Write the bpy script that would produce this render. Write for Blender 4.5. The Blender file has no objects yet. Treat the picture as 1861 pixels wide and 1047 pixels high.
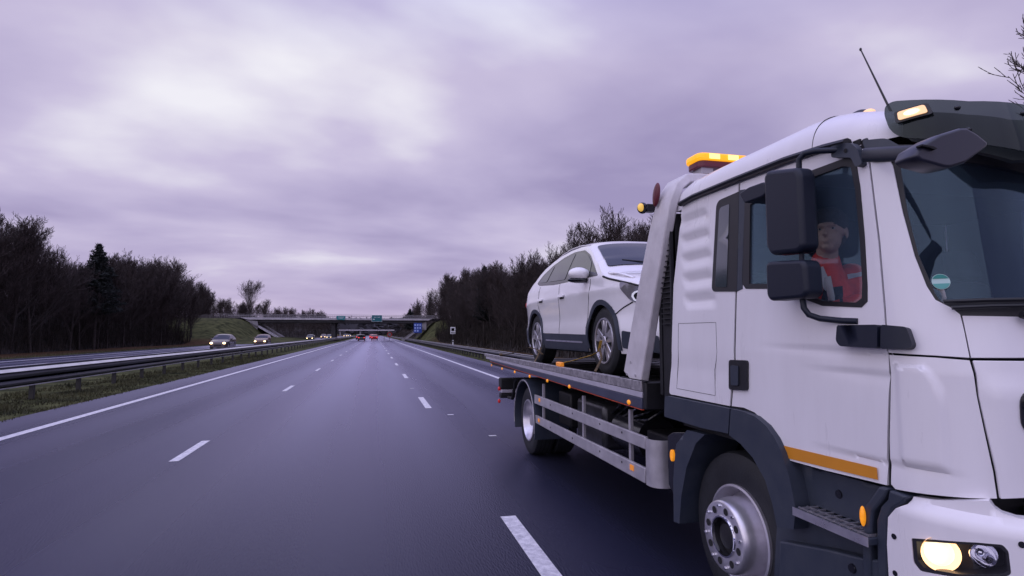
import bpy, bmesh, math, random
from mathutils import Vector, Matrix, noise
from mathutils.geometry import delaunay_2d_cdt
random.seed(7)
R = math.radians
SC = bpy.context.scene
COL = SC.collection
# ---------------------------------------------------------------- camera
W0, H0, FPX, CAMH = 1861.0, 1047.0, 1050.0, 1.65
YAW, PITCH = R(13.3776), R(4.5468)
cam_d = bpy.data.cameras.new('camera')
cam_d.sensor_width = 36; cam_d.lens = FPX / W0 * 36
cam_d.clip_start = 0.05; cam_d.clip_end = 20000
cam = bpy.data.objects.new('camera', cam_d); COL.objects.link(cam)
cam.location = (0, 0, CAMH); cam.rotation_euler = (R(90) + PITCH, 0, -YAW)
SC.camera = cam
# ---------------------------------------------------------------- world: overcast lilac sky
wd = bpy.data.worlds.new('World'); SC.world = wd; wd.use_nodes = True
nt = wd.node_tree; nt.nodes.clear()
def N(t, **kw):
    n = nt.nodes.new(t)
    for k, v in kw.items():
        if k.startswith('i_'): n.inputs[k[2:].replace('_', ' ')].default_value = v
        else: setattr(n, k, v)
    return n
def L(a, ao, b, bi): nt.links.new(a.outputs[ao], b.inputs[bi])
def M(op, a=None, b=None, c=None, clamp=False):
    n = nt.nodes.new('ShaderNodeMath'); n.operation = op; n.use_clamp = clamp
    for i, v in enumerate((a, b, c)):
        if v is None: continue
        if isinstance(v, (int, float)): n.inputs[i].default_value = v
        else: nt.links.new(v, n.inputs[i])
    return n.outputs[0]
SKYB = 0.0
SUN_EL, SUN_AZ = R(34), R(238)
sky = N('ShaderNodeTexSky', sky_type='NISHITA', sun_disc=False)
sky.sun_elevation = SUN_EL; sky.sun_rotation = SUN_AZ
bg1 = N('ShaderNodeBackground'); bg1.inputs[1].default_value = 0.06
L(sky, 0, bg1, 0)
tc = N('ShaderNodeTexCoord'); sx = N('ShaderNodeSeparateXYZ'); L(tc, 'Generated', sx, 0)
zc = M('MAXIMUM', sx.outputs[2], 0.0)
den = M('ADD', zc, 0.17)
px_ = M('DIVIDE', sx.outputs[0], den); py_ = M('DIVIDE', sx.outputs[1], den)
cv = N('ShaderNodeCombineXYZ'); nt.links.new(px_, cv.inputs[0]); nt.links.new(py_, cv.inputs[1])
mp = N('ShaderNodeMapping'); mp.inputs['Location'].default_value = (0.0, 0.0, 0); mp.inputs['Rotation'].default_value = (0, 0, R(-12)); mp.inputs['Scale'].default_value = (1.1, 1.35, 1); L(cv, 0, mp, 0)
n1 = N('ShaderNodeTexNoise'); n1.inputs['Scale'].default_value = 0.62; n1.inputs['Detail'].default_value = 5; n1.inputs['Roughness'].default_value = 0.47; n1.inputs['Distortion'].default_value = 0.25; L(mp, 0, n1, 0)
n2 = N('ShaderNodeTexNoise'); n2.inputs['Scale'].default_value = 1.9; n2.inputs['Detail'].default_value = 6; n2.inputs['Roughness'].default_value = 0.5; L(mp, 0, n2, 0)
mixn = M('ADD', M('MULTIPLY', n1.outputs[0], 0.86), M('MULTIPLY', n2.outputs[0], 0.14))
# a real break in the cloud deck: thinner cloud around the bright upper left
def glow(dx, dy, dz, k):
    v = N('ShaderNodeVectorMath', operation='DOT_PRODUCT'); nt.links.new(tc.outputs['Generated'], v.inputs[0])
    d = Vector((dx, dy, dz)).normalized(); v.inputs[1].default_value = d
    return M('POWER', M('MAXIMUM', v.outputs['Value'], 0.0), k)
def pixdir(px, py):
    r = Vector((math.cos(YAW), -math.sin(YAW), 0)); f = Vector((math.sin(YAW)*math.cos(PITCH), math.cos(YAW)*math.cos(PITCH), math.sin(PITCH))); u = r.cross(f)
    return (r * (px - W0/2) / FPX + u * (-(py - H0/2) / FPX) + f)
acc = mixn
for (gx, gy, k, a) in ((330, 60, 45, .045), (290, 195, 160, .055), (745, 232, 260, .095), (810, 80, 60, .06), (560, 150, 20, .012), (1850, 330, 7, -.02)):
    acc = M('ADD', acc, M('MULTIPLY', glow(*pixdir(gx, gy), k), a))
cr = N('ShaderNodeValToRGB'); nt.links.new(M('SUBTRACT', acc, SKYB), cr.inputs[0])
e = cr.color_ramp.elements
e[0].position = 0.36; e[0].color = (.39, .335, .57, 1)
e[1].position = 0.67; e[1].color = (1.0, .98, 1.06, 1)
m_ = e.new(0.47); m_.color = (.54, .475, .72, 1)
m_ = e.new(0.55); m_.color = (.66, .59, .82, 1)
# pinkish, greyer band low on the horizon
hz = N('ShaderNodeMix', data_type='RGBA'); nt.links.new(cr.outputs[0], hz.inputs[6]); hz.inputs[7].default_value = (.66, .51, .73, 1)
nt.links.new(M('MULTIPLY', M('POWER', M('SUBTRACT', 1.0, zc, clamp=True), 16), 0.62), hz.inputs[0])
# overcast zenith is bluer and brighter than the horizon
zb_ = N('ShaderNodeMix', data_type='RGBA', blend_type='MULTIPLY'); nt.links.new(hz.outputs[2], zb_.inputs[6]); zb_.inputs[7].default_value = (.78, .88, 1.10, 1)
nt.links.new(M('MULTIPLY', M('MAXIMUM', M('SUBTRACT', zc, 0.42), 0.0), 3.2, clamp=True), zb_.inputs[0])
amp = M('ADD', 0.92, M('MULTIPLY', M('SMOOTH_MIN', M('MAXIMUM', M('SUBTRACT', zc, 0.50), 0.0), 0.5, 0.1), 1.9))
bg2 = N('ShaderNodeBackground'); nt.links.new(zb_.outputs[2], bg2.inputs[0]); nt.links.new(amp, bg2.inputs[1])
mx = N('ShaderNodeMixShader'); mx.inputs[0].default_value = 0.94; L(bg1, 0, mx, 1); L(bg2, 0, mx, 2)
wo = N('ShaderNodeOutputWorld'); L(mx, 0, wo, 0)
# ---------------------------------------------------------------- sun behind cloud
sd_ = bpy.data.lights.new('sun', 'SUN'); sd_.energy = 1.05; sd_.angle = R(110); sd_.color = (1.0, .95, 1.0)
sun = bpy.data.objects.new('sun', sd_); COL.objects.link(sun)
sun.rotation_euler = (R(90) - SUN_EL, 0, R(180) - SUN_AZ + 0)
# (nishita rotation is clockwise from +Y; lamp aims from that azimuth)
sdir = Vector((math.sin(SUN_AZ)*math.cos(SUN_EL), math.cos(SUN_AZ)*math.cos(SUN_EL), math.sin(SUN_EL)))
sun.rotation_euler = sdir.to_track_quat('Z', 'Y').to_euler()
SC.view_settings.view_transform = 'Standard'; SC.view_settings.look = 'None'
SC.view_settings.exposure = 0; SC.view_settings.gamma = 1
SC.cycles.max_bounces = 8; SC.cycles.transparent_max_bounces = 16
SC.cycles.use_denoising = True
SC.cycles.sample_clamp_indirect = 4
# ---------------------------------------------------------------- pixel helpers (measure the photograph on real planes)
CR = Vector((math.cos(YAW), -math.sin(YAW), 0))
CF = Vector((math.sin(YAW)*math.cos(PITCH), math.cos(YAW)*math.cos(PITCH), math.sin(PITCH)))
CU = CR.cross(CF); CO = Vector((0, 0, CAMH))
def ray(x, y): return CR*((x-W0/2)/FPX) + CU*(-(y-H0/2)/FPX) + CF
def onX(x, y, X): d = ray(x, y); return CO + d*(X/d.x)
def onY(x, y, Y): d = ray(x, y); return CO + d*(Y/d.y)
def onZ(x, y, z=0): d = ray(x, y); return CO + d*((z-CAMH)/d.z)
def proj(p):
    q = p - CO; w = q.dot(CF)
    return (W0/2 + FPX*q.dot(CR)/w, H0/2 - FPX*q.dot(CU)/w)
def inv(S, px, py, g):
    u, v = g
    for _ in range(25):
        a = proj(S(u, v)); ex, ey = px-a[0], py-a[1]
        if abs(ex)+abs(ey) < .02: break
        h = 1e-4
        b = proj(S(u+h, v)); c = proj(S(u, v+h))
        j11, j21 = (b[0]-a[0])/h, (b[1]-a[1])/h; j12, j22 = (c[0]-a[0])/h, (c[1]-a[1])/h
        D = j11*j22-j12*j21
        if abs(D) < 1e-9: break
        du = (ex*j22-ey*j12)/D; dv = (ey*j11-ex*j21)/D
        k = min(1, .25/max(abs(du), abs(dv), 1e-9))
        u += du*k; v += dv*k
    return (u, v)
# ---------------------------------------------------------------- materials
def mat(name, base, rough=.5, metal=0, spec=.5, var=0, vscale=4, bump=0, bscale=60, coat=0, emit=None, estr=0, rvar=0, stretch=(1, 1, 1), base2=None):
    m = bpy.data.materials.new(name); m.use_nodes = True
    t = m.node_tree; b = t.nodes['Principled BSDF']
    b.inputs['Base Color'].default_value = (*base, 1); b.inputs['Roughness'].default_value = rough
    b.inputs['Metallic'].default_value = metal; b.inputs['Specular IOR Level'].default_value = spec
    if coat: b.inputs['Coat Weight'].default_value = coat; b.inputs['Coat Roughness'].default_value = .08
    if emit: b.inputs['Emission Color'].default_value = (*emit, 1); b.inputs['Emission Strength'].default_value = estr
    tcn = t.nodes.new('ShaderNodeTexCoord'); mpn = t.nodes.new('ShaderNodeMapping'); mpn.inputs['Scale'].default_value = stretch
    t.links.new(tcn.outputs['Object'], mpn.inputs[0])
    if var or rvar or base2:
        n = t.nodes.new('ShaderNodeTexNoise'); n.inputs['Scale'].default_value = vscale; n.inputs['Detail'].default_value = 6; n.inputs['Roughness'].default_value = .6
        t.links.new(mpn.outputs[0], n.inputs[0])
        if var or base2:
            r = t.nodes.new('ShaderNodeValToRGB'); r.color_ramp.elements[0].position = .35; r.color_ramp.elements[1].position = .65
            lo = tuple(max(0, c*(1-var)) for c in base); hi = base2 if base2 else tuple(min(1, c*(1+var)) for c in base)
            r.color_ramp.elements[0].color = (*lo, 1); r.color_ramp.elements[1].color = (*hi, 1)
            t.links.new(n.outputs[0], r.inputs[0]); t.links.new(r.outputs[0], b.inputs['Base Color'])
        if rvar:
            mr = t.nodes.new('ShaderNodeMapRange'); mr.inputs[1].default_value = .3; mr.inputs[2].default_value = .7
            mr.inputs[3].default_value = max(0, rough-rvar); mr.inputs[4].default_value = min(1, rough+rvar)
            t.links.new(n.outputs[0], mr.inputs[0]); t.links.new(mr.outputs[0], b.inputs['Roughness'])
    if bump:
        n = t.nodes.new('ShaderNodeTexNoise'); n.inputs['Scale'].default_value = bscale; n.inputs['Detail'].default_value = 4
        t.links.new(mpn.outputs[0], n.inputs[0])
        bp = t.nodes.new('ShaderNodeBump'); bp.inputs['Strength'].default_value = bump; bp.inputs['Distance'].default_value = .02
        t.links.new(n.outputs[0], bp.inputs['Height']); t.links.new(bp.outputs[0], b.inputs['Normal'])
    return m
def glassmat(name, tint, ior=1.8, rough=.015, gc=(.95, .98, 1, 1), refl_veil=0):
    m = bpy.data.materials.new(name); m.use_nodes = True
    t = m.node_tree; t.nodes.clear()
    o = t.nodes.new('ShaderNodeOutputMaterial'); mx = t.nodes.new('ShaderNodeMixShader')
    lw = t.nodes.new('ShaderNodeLayerWeight'); lw.inputs[0].default_value = .5
    pw = t.nodes.new('ShaderNodeMath'); pw.operation = 'POWER'; pw.inputs[1].default_value = 4.0; t.links.new(lw.outputs['Facing'], pw.inputs[0])
    fr = t.nodes.new('ShaderNodeMath'); fr.operation = 'MULTIPLY_ADD'; f0 = ((ior-1)/(ior+1))**2; fr.inputs[1].default_value = 1-f0; fr.inputs[2].default_value = f0; t.links.new(pw.outputs[0], fr.inputs[0])
    tr = t.nodes.new('ShaderNodeBsdfTransparent'); tr.inputs[0].default_value = (*tint, 1)
    g = t.nodes.new('ShaderNodeBsdfGlossy'); g.inputs['Roughness'].default_value = rough; g.inputs[0].default_value = gc
    t.links.new(fr.outputs[0], mx.inputs[0]); t.links.new(tr.outputs[0], mx.inputs[1]); t.links.new(g.outputs[0], mx.inputs[2]); df = t.nodes.new('ShaderNodeBsdfDiffuse'); df.inputs[0].default_value = (.30, .44, .66, 1); m3 = t.nodes.new('ShaderNodeMixShader'); m3.inputs[0].default_value = refl_veil  # bluish diffuse veil painted in for sky reflection the pane lacks
    t.links.new(mx.outputs[0], m3.inputs[1]); t.links.new(df.outputs[0], m3.inputs[2]); t.links.new(m3.outputs[0], o.inputs[0])
    return m
def emat(name, col, s):
    return mat(name, tuple(min(1, c*.8) for c in col), .3, emit=col, estr=s)
MT = {}
MT['white'] = mat('white_truck_paint', (.772, .745, .782), .32, coat=.4, base2=(.81, .785, .825), vscale=1.6, rvar=.07, stretch=(4, 4, .7))
MT['carwhite'] = mat('white_car_paint', (.87, .85, .88), .20, coat=.7, var=.02)
MT['plastic'] = mat('dark_grey_plastic', (.024, .032, .052), .48, base2=(.036, .044, .062), vscale=6, bump=.06, bscale=400)
MT['mirrorplastic'] = mat('black_mirror_plastic', (.009, .0125, .026), .45, spec=.35, bump=.05, bscale=500)
MT['black'] = mat('black_trim', (.012, .012, .016), .45, var=.2)
MT['gloss'] = mat('gloss_black', (.01, .011, .016), .12)
MT['rubber'] = mat('tyre_rubber', (.010, .011, .014), .62, var=.25, vscale=9, bump=.15, bscale=90)
MT['dark'] = mat('dark_interior', (.012, .012, .015), .8)
MT['seam'] = mat('seam', (.01, .01, .012), .9)
MT['steel'] = mat('painted_steel_grey', (.42, .40, .43), .42, metal=.35, var=.15, vscale=5, rvar=.08)
MT['rail_lit'] = mat('rail_galvanised_lit', (.55, .54, .58), .35, metal=.5, var=.15, vscale=2)  # lit copy of the rail steel, sky brightness put into its colour
MT['galv'] = mat('galvanised_steel', (.36, .34, .36), .45, metal=.6, var=.35, vscale=22, rvar=.12, stretch=(1, 1, 1))
MT['alu'] = mat('aluminium', (.62, .60, .64), .3, metal=.85, var=.1, vscale=8, rvar=.08)
MT['rim'] = mat('wheel_silver', (.66, .64, .69), .30, metal=.8, var=.15, vscale=5)
MT['chrome'] = mat('chrome', (.75, .75, .8), .08, metal=1)
MT['bluepanel'] = mat('dark_blue_panel', (.045, .05, .085), .4, var=.15, vscale=3)
MT['greystripe'] = mat('light_grey_stripe', (.42, .40, .47), .4, var=.08)
MT['orange'] = mat('orange_tape', (.62, .24, .015), .5, var=.06)
MT['redline'] = mat('red_reflective_line', (.55, .08, .03), .4)
MT['chassis'] = mat('black_chassis', (.006, .006, .009), .6, var=.4, bump=.1)
MT['amber'] = mat('amber_lens', (.8, .30, .02), .25, emit=(1.0, .34, .01), estr=.5, var=.25, vscale=60)
MT['beacon'] = emat('beacon_amber', (1.0, .42, .01), .85)
MT['amberhot'] = emat('amber_beacon_lit', (1.0, .72, .22), 1.5)
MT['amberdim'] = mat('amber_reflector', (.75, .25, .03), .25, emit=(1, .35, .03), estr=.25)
MT['redlens'] = mat('red_lens', (.45, .015, .02), .2, emit=(1, .04, .04), estr=.08)
MT['maroon'] = mat('dark_red_cover', (.12, .015, .03), .4)
MT['warm'] = emat('warm_lamp_lit', (1.0, .80, .50), 1.75)
MT['warmrefl'] = mat('lit_reflector', (.8, .7, .6), .15, metal=1, emit=(1.0, .52, .22), estr=.55)
MT['warmsoft'] = emat('warm_lamp_housing', (1.0, .60, .32), .75)
MT['deck'] = mat('bed_floor', (.03, .028, .03), .5, metal=.4, var=.5, vscale=6, bump=.2, bscale=30)
MT['strap'] = mat('brown_webbing', (.10, .065, .03), .8, var=.5, vscale=20)
MT['strapy'] = mat('yellow_webbing', (.55, .33, .05), .7, var=.2, vscale=20)
MT['glass'] = glassmat('tinted_side_glass', (.86, .89, .90), 1.5, gc=(.62, .95, 1, 1), refl_veil=.06)
MT['wglass'] = glassmat('windscreen_glass', (.88, .92, .97), 1.47, gc=(.58, .82, 1, 1), refl_veil=.02)
MT['smoke'] = glassmat('smoked_acrylic', (.30, .33, .33), 1.42, .06, gc=(.75, .80, .80, 1))
MT['lens'] = glassmat('clear_lens', (.96, .96, .98), 1.35)
MT['carglass'] = mat('car_window', (.02, .026, .036), .06, spec=.7)
MT['carscreen'] = mat('car_windscreen', (.012, .018, .026), .05, spec=.5)
MT['skin'] = mat('skin', (.62, .42, .33), .5, var=.1, vscale=12)
MT['hair'] = mat('dark_hair', (.03, .022, .018), .7, bump=.4, bscale=120)
MT['hivis'] = mat('red_orange_jacket', (.85, .045, .03), .6, var=.35, vscale=9, bump=.6, bscale=12)
MT['reflective'] = mat('silver_reflective_tape', (.62, .62, .66), .35)
MT['trouser'] = mat('black_trousers', (.012, .012, .016), .85)
# ---------------------------------------------------------------- scene graph helpers
WO = {}
def link(o, parent, wloc):
    COL.objects.link(o); WO[o.name] = Vector(wloc)
    if parent is not None:
        o.parent = parent; o.location = Vector(wloc) - WO[parent.name]
    else: o.location = wloc
    return o
def empty(name, loc): 
    o = bpy.data.objects.new(name, None); o.empty_display_size = .3
    return link(o, None, loc)
def tag(o, label=None, cat=None, group=None, kind=None):
    if label: o['label'] = label
    if cat: o['category'] = cat
    if group: o['group'] = group
    if kind: o['kind'] = kind
    return o
def mk(name, verts, faces, m, parent=None, smooth=38, bevel=0, seg=2, keep=False):
    vs = [Vector(v) for v in verts]
    if keep: c = Vector((0, 0, 0))
    else:
        lo = Vector((min(v.x for v in vs), min(v.y for v in vs), min(v.z for v in vs))); hi = Vector((max(v.x for v in vs), max(v.y for v in vs), max(v.z for v in vs)))
        c = (lo+hi)/2; c.z = lo.z
    me = bpy.data.meshes.new(name)
    me.from_pydata([v-c for v in vs], [], faces)
    bm = bmesh.new(); bm.from_mesh(me)
    if smooth:
        for f in bm.faces: f.smooth = True
        for e_ in bm.edges:
            if len(e_.link_faces) == 2 and e_.calc_face_angle(0) > R(smooth): e_.smooth = False
    bm.to_mesh(me); bm.free()
    me.materials.append(m if not isinstance(m, str) else MT[m])
    o = bpy.data.objects.new(name, me)
    link(o, parent, c)
    if bevel:
        b = o.modifiers.new('b', 'BEVEL'); b.width = bevel; b.segments = seg; b.limit_method = 'ANGLE'; b.angle_limit = R(40); b.harden_normals = False
    return o
class MB:
    def __init__(s): s.v = []; s.f = []
    def add(s, v, f):
        n = len(s.v); s.v += [Vector(x) for x in v]; s.f += [tuple(i+n for i in q) for q in f]; return s
    def box(s, x0, x1, y0, y1, z0, z1):
        return s.add([(x0,y0,z0),(x1,y0,z0),(x1,y1,z0),(x0,y1,z0),(x0,y0,z1),(x1,y0,z1),(x1,y1,z1),(x0,y1,z1)],
                     [(0,3,2,1),(4,5,6,7),(0,1,5,4),(1,2,6,5),(2,3,7,6),(3,0,4,7)])
    def hexa(s, p): # 8 points, bottom 4 then top 4
        return s.add(p, [(0,3,2,1),(4,5,6,7),(0,1,5,4),(1,2,6,5),(2,3,7,6),(3,0,4,7)])
    def tube(s, pts, r, seg=10, cap=True, sx=1, sy=1):
        pts = [Vector(p) for p in pts]; n = len(pts); rs = r if isinstance(r, (list, tuple)) else [r]*n
        rings = []; up = None
        for i, p in enumerate(pts):
            t = (pts[min(i+1, n-1)] - pts[max(i-1, 0)]).normalized()
            if up is None: up = Vector((0, 0, 1)) if abs(t.z) < .9 else Vector((1, 0, 0))
            a = t.cross(up).normalized(); b = a.cross(t).normalized(); up = b
            rings.append([p + (a*math.cos(2*math.pi*k/seg)*sx + b*math.sin(2*math.pi*k/seg)*sy)*rs[i] for k in range(seg)])
        v = [q for g in rings for q in g]; f = []
        for i in range(n-1):
            for k in range(seg):
                k2 = (k+1) % seg; f.append((i*seg+k, i*seg+k2, (i+1)*seg+k2, (i+1)*seg+k))
        if cap: f.append(tuple(range(seg))[::-1]); f.append(tuple((n-1)*seg+k for k in range(seg)))
        return s.add(v, f)
    def lathe(s, prof, c, axis='x', seg=40, sign=1):
        # prof: (a along axis, r)
        c = Vector(c); n = len(prof); v = []
        for a, r in prof:
            for k in range(seg):
                t = 2*math.pi*k/seg; q = (a*sign, r*math.cos(t), r*math.sin(t))
                if axis == 'y': q = (q[1], q[0], q[2])
                if axis == 'z': q = (q[1], q[2], q[0])
                v.append(c+Vector(q))
        f = [(i*seg+k, (i+1)*seg+k, (i+1)*seg+(k+1) % seg, i*seg+(k+1) % seg) for i in range(n-1) for k in range(seg)]
        return s.add(v, f)
    def prism(s, poly, fn, d0, d1): # poly 2D list, fn(a,b,d)->3D ; closed solid
        n = len(poly); v = [fn(a, b, d0) for a, b in poly] + [fn(a, b, d1) for a, b in poly]
        f = [tuple(range(n)), tuple(range(2*n-1, n-1, -1))] + [(i, i+n, (i+1) % n+n, (i+1) % n) for i in range(n)]
        return s.add(v, f)
    def ell(s, c, r, seg=16, rings=10, rot=None):
        c = Vector(c); v = []; f = []
        for i in range(rings+1):
            th = math.pi*i/rings
            for k in range(seg):
                ph = 2*math.pi*k/seg; q = Vector((r[0]*math.sin(th)*math.cos(ph), r[1]*math.sin(th)*math.sin(ph), r[2]*math.cos(th)))
                if rot: q = rot @ q
                v.append(c+q)
        for i in range(rings):
            for k in range(seg): f.append((i*seg+k, (i+1)*seg+k, (i+1)*seg+(k+1) % seg, i*seg+(k+1) % seg))
        return s.add(v, f)
    def mk(s, name, m, parent=None, **k): 
        o = mk(name, s.v, s.f, m, parent, **k); fixn(o); return o
def fixn(o):
    bm = bmesh.new(); bm.from_mesh(o.data); bmesh.ops.remove_doubles(bm, verts=bm.verts, dist=1e-6)
    bmesh.ops.recalc_face_normals(bm, faces=bm.faces); bm.to_mesh(o.data); bm.free()
def fillet(poly, r, n=5):
    out = []; m = len(poly)
    for i in range(m):
        p0, p, p1 = [Vector((*q, 0)) for q in (poly[i-1], poly[i], poly[(i+1) % m])]
        rr = r[i] if isinstance(r, (list, tuple)) else r
        a = (p0-p); b = (p1-p); la, lb = a.length, b.length
        if rr <= 0 or la < 1e-6 or lb < 1e-6: out.append((p.x, p.y)); continue
        d = min(rr, la*.48, lb*.48); a.normalize(); b.normalize()
        s_, e_ = p+a*d, p+b*d
        for k in range(n+1):
            t = k/n; q = s_*(1-t)**2 + p*2*t*(1-t) + e_*t*t; out.append((q.x, q.y))
    return out
def inside(x, y, poly):
    c = False; j = len(poly)-1
    for i in range(len(poly)):
        xi, yi = poly[i]; xj, yj = poly[j]
        if (yi > y) != (yj > y) and x < (xj-xi)*(y-yi)/(yj-yi)+xi: c = not c
        j = i
    return c
def dense(poly, g, drop=None):
    out = []
    for i in range(len(poly)):
        a, b = poly[i], poly[(i+1) % len(poly)]; d = math.hypot(b[0]-a[0], b[1]-a[1])
        if d < 1e-5: continue
        n = max(1, int(math.ceil(d/g)))
        for k in range(n): out.append((a[0]+(b[0]-a[0])*k/n, a[1]+(b[1]-a[1])*k/n))
    return out
def panel(name, outer, S, m, parent, holes=(), thick=.02, g=.05, bevel=.003, disp=None, join=None, smooth=40, off=0, mirror=None):
    """sheet with thickness on surface S(u,v); join=u value: that side is mirrored about X=MX into the same mesh"""
    loops = [dense(outer, g)] + [dense(h, g) for h in holes]
    vs = []; es = []
    for lp in loops:
        n0 = len(vs); vs += [Vector(p) for p in lp]; es += [(n0+i, n0+(i+1) % len(lp)) for i in range(len(lp))]
    us = [p[0] for p in loops[0]]; zs = [p[1] for p in loops[0]]
    nb = list(vs)
    u = min(us)+g*.5
    gi = {}
    for p in nb: gi.setdefault((int(p.x//g), int(p.y//g)), []).append(p)
    while u < max(us):
        z = min(zs)+g*.5
        while z < max(zs):
            if inside(u, z, loops[0]) and not any(inside(u, z, h) for h in loops[1:]):
                ok = True
                a, b = int(u//g), int(z//g)
                for i in (a-1, a, a+1):
                    for j in (b-1, b, b+1):
                        for q in gi.get((i, j), ()):
                            if (q.x-u)**2+(q.y-z)**2 < (g*.45)**2: ok = False
                if ok: vs.append(Vector((u, z)))
            z += g
        u += g
    V, E_, F, *_ = delaunay_2d_cdt(vs, es, [], 0, 1e-6)
    T = []
    for f in F:
        cx = sum(V[i].x for i in f)/len(f); cy = sum(V[i].y for i in f)/len(f)
        if inside(cx, cy, loops[0]) and not any(inside(cx, cy, h) for h in loops[1:]): T.append(tuple(f))
    h = 1e-3
    P = []; Q = []
    for v in V:
        p = S(v.x, v.y); du = S(v.x+h, v.y)-S(v.x-h, v.y); dv = S(v.x, v.y+h)-S(v.x, v.y-h)
        n = du.cross(dv).normalized()
        d = off + (disp(v.x, v.y) if disp else 0)
        P.append(p+n*d); Q.append(p+n*(d-thick))
    n = len(P); faces = list(T) + [tuple(i+n for i in reversed(t)) for t in T]
    cnt = {}
    for t in T:
        for i in range(len(t)):
            a, b = t[i], t[(i+1) % len(t)]; cnt[(a, b)] = 1
    for (a, b) in list(cnt):
        if (b, a) not in cnt:
            if join is not None and V[a].x > join-1e-4 and V[b].x > join-1e-4: continue
            faces.append((b, a, a+n, b+n))
    used = sorted({i for f in faces for i in f}); rm = {o_: i for i, o_ in enumerate(used)}
    A = P+Q; A = [A[i] for i in used]; faces = [tuple(rm[i] for i in f) for f in faces]
    if join is not None:
        k = len(A); A = A + [Vector((2*MX-p.x, p.y, p.z)) for p in A]; faces += [tuple(i+k for i in reversed(f)) for f in faces]
    o = mk(name, A, faces, m, parent, smooth=smooth, bevel=bevel)
    if join is not None: fixn(o)
    if mirror:
        o2 = mk(name, [Vector((2*MX-p.x, p.y, p.z)) for p in A], [tuple(reversed(f)) for f in faces], m, mirror if not isinstance(mirror, bool) else parent, smooth=smooth, bevel=bevel)
        return o, o2
    return o
def copy_tree(o, parent=None):
    c = o.copy(); COL.objects.link(c); WO[c.name] = WO.get(o.name, Vector())
    if parent is not None: c.parent = parent
    for ch in o.children: copy_tree(ch, c)
    return c
MX = 3.27
def mir(p): return Vector((2*MX-p[0], p[1], p[2]))
# ================================================================ RECOVERY TRUCK
XS = 2.05; YC = 1.95; LC = .59; EA, EB = .40, .35
def kr(z): return 0.17*max(0, z-1.5)
def tum(z): t = max(0, z-1.55); return .05*t
UC = LC + (MX - XS - EA)
def cabS(u, z):
    if u < 0: x, y = XS, YC-u
    elif u < LC:
        t = u/LC*math.pi/2; x, y = XS+EA-EA*math.cos(t), YC-EB*math.sin(t)
    else: x, y = XS+EA+(u-LC), YC-EB
    return Vector((x+tum(z), y+kr(z), z))
def sd(px, py): return inv(cabS, px, py, (-.5, 1.6))
def cn(px, py): return inv(cabS, px, py, (.35, 1.6))
def SDL(l): return [sd(*p) for p in l]
def CNL(l): return [p if p[0] < 20 else cn(*p) for p in l]
truck = tag(empty('recovery_truck', (MX, 5.4, 0)), 'large white flatbed recovery truck with lit amber beacon bar, carrying a white car', 'truck')
# --- rear side panel with pressed ribs
def ribs(u, z):
    a, b = sd(1238, 470)[0], sd(1298, 470)[0]
    w = max(0, min(1, (u-a)/.05, (b-u)/.10)); w = w*w*(3-2*w)
    if z < 1.80 or z > 2.50: return 0
    ph = (z-1.80)/.14
    return -.022*w*(0.5-0.5*math.cos(2*math.pi*ph))**2.5
def dent(u, z): return ribs(u, z) - .004*math.exp(-((z-1.42)/.05)**2)
rear = SDL([(1240, 372), (1224, 520), (1216, 716), (1326, 738), (1336, 540), (1342, 334)])
rear = fillet(rear, [.03, 0, .03, .0, 0, 0])
panel('rear_side_panel', rear, cabS, 'white', truck, g=.028, disp=dent, mirror=True)
# --- door, with window opening and crease lines
door_px = [(1345, 333), (1339, 540), (1330, 738), (1352, 741), (1372, 750), (1392, 770), (1410, 800), (1425, 834), (1500, 855), (1611, 882), (1612, 800), (1611, 640), (1606, 560), (1596, 440), (1579, 300), (1570, 272), (1535, 262)]
win_px = [(1354, 366), (1392, 343), (1470, 312), (1540, 286), (1556, 292), (1564, 340), (1572, 430), (1577, 520), (1577, 548), (1566, 559), (1495, 556), (1468, 546), (1440, 530), (1400, 525), (1356, 525), (1349, 515)]
glass_px = [(1364, 372), (1395, 356), (1470, 325), (1533, 302), (1547, 304), (1555, 345), (1563, 430), (1568, 515), (1567, 542), (1556, 550), (1495, 547), (1470, 536), (1442, 520), (1400, 516), (1362, 516)]
def lnz(a, b):
    (u0, z0), (u1, z1) = sd(*a), sd(*b)
    def f(u):
        t = (u-u0)/(u1-u0); return z0+(z1-z0)*t, t
    return f
c1 = lnz((1370, 625), (1605, 640)); c2 = lnz((1450, 664), (1605, 680)); c3 = lnz((1468, 805), (1605, 838))
def crease(u, z):
    d = 0
    for c, w in ((c1, .007), (c2, .006), (c3, .006)):
        zl, t = c(u)
        if t > 0: 
            k = min(1, t*1.4); q = zl-z
            if q > -.006: d -= 1.9*w*k*math.exp(-max(0, q)/.055)*min(1, (q+.006)/.012)
    return d
wz = SDL(win_px)
door, door2 = panel('door', SDL(door_px), cabS, 'white', truck, holes=[wz], g=.014, disp=crease, thick=.025, mirror=True)
SHL = lambda u, z_: cabS(u, z_)
panel('door_liner', SDL([(1350, 345), (1344, 540), (1344, 640), (1605, 640), (1600, 540), (1590, 440), (1572, 300), (1540, 275)]), cabS, 'dark', door, holes=[wz], g=.06, thick=.006, off=-.032, bevel=0)
panel('door_liner', SDL([(1350, 345), (1344, 540), (1344, 640), (1605, 640), (1600, 540), (1590, 440), (1572, 300), (1540, 275)]), lambda u, z_: (lambda p: Vector((2*MX-p.x, p.y, p.z)))(cabS(u, z_)), 'dark', door2, holes=[wz], g=.06, thick=.006, off=.038, bevel=0)
wf = panel('window_frame', wz, cabS, 'black', truck, holes=[SDL(glass_px)], g=.04, thick=.02, off=.003, mirror=True)
dg = panel('window_glass', SDL(glass_px), cabS, 'glass', truck, g=.15, thick=.004, off=-.006, bevel=0, mirror=True)
for o in wf + dg: pass
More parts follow.
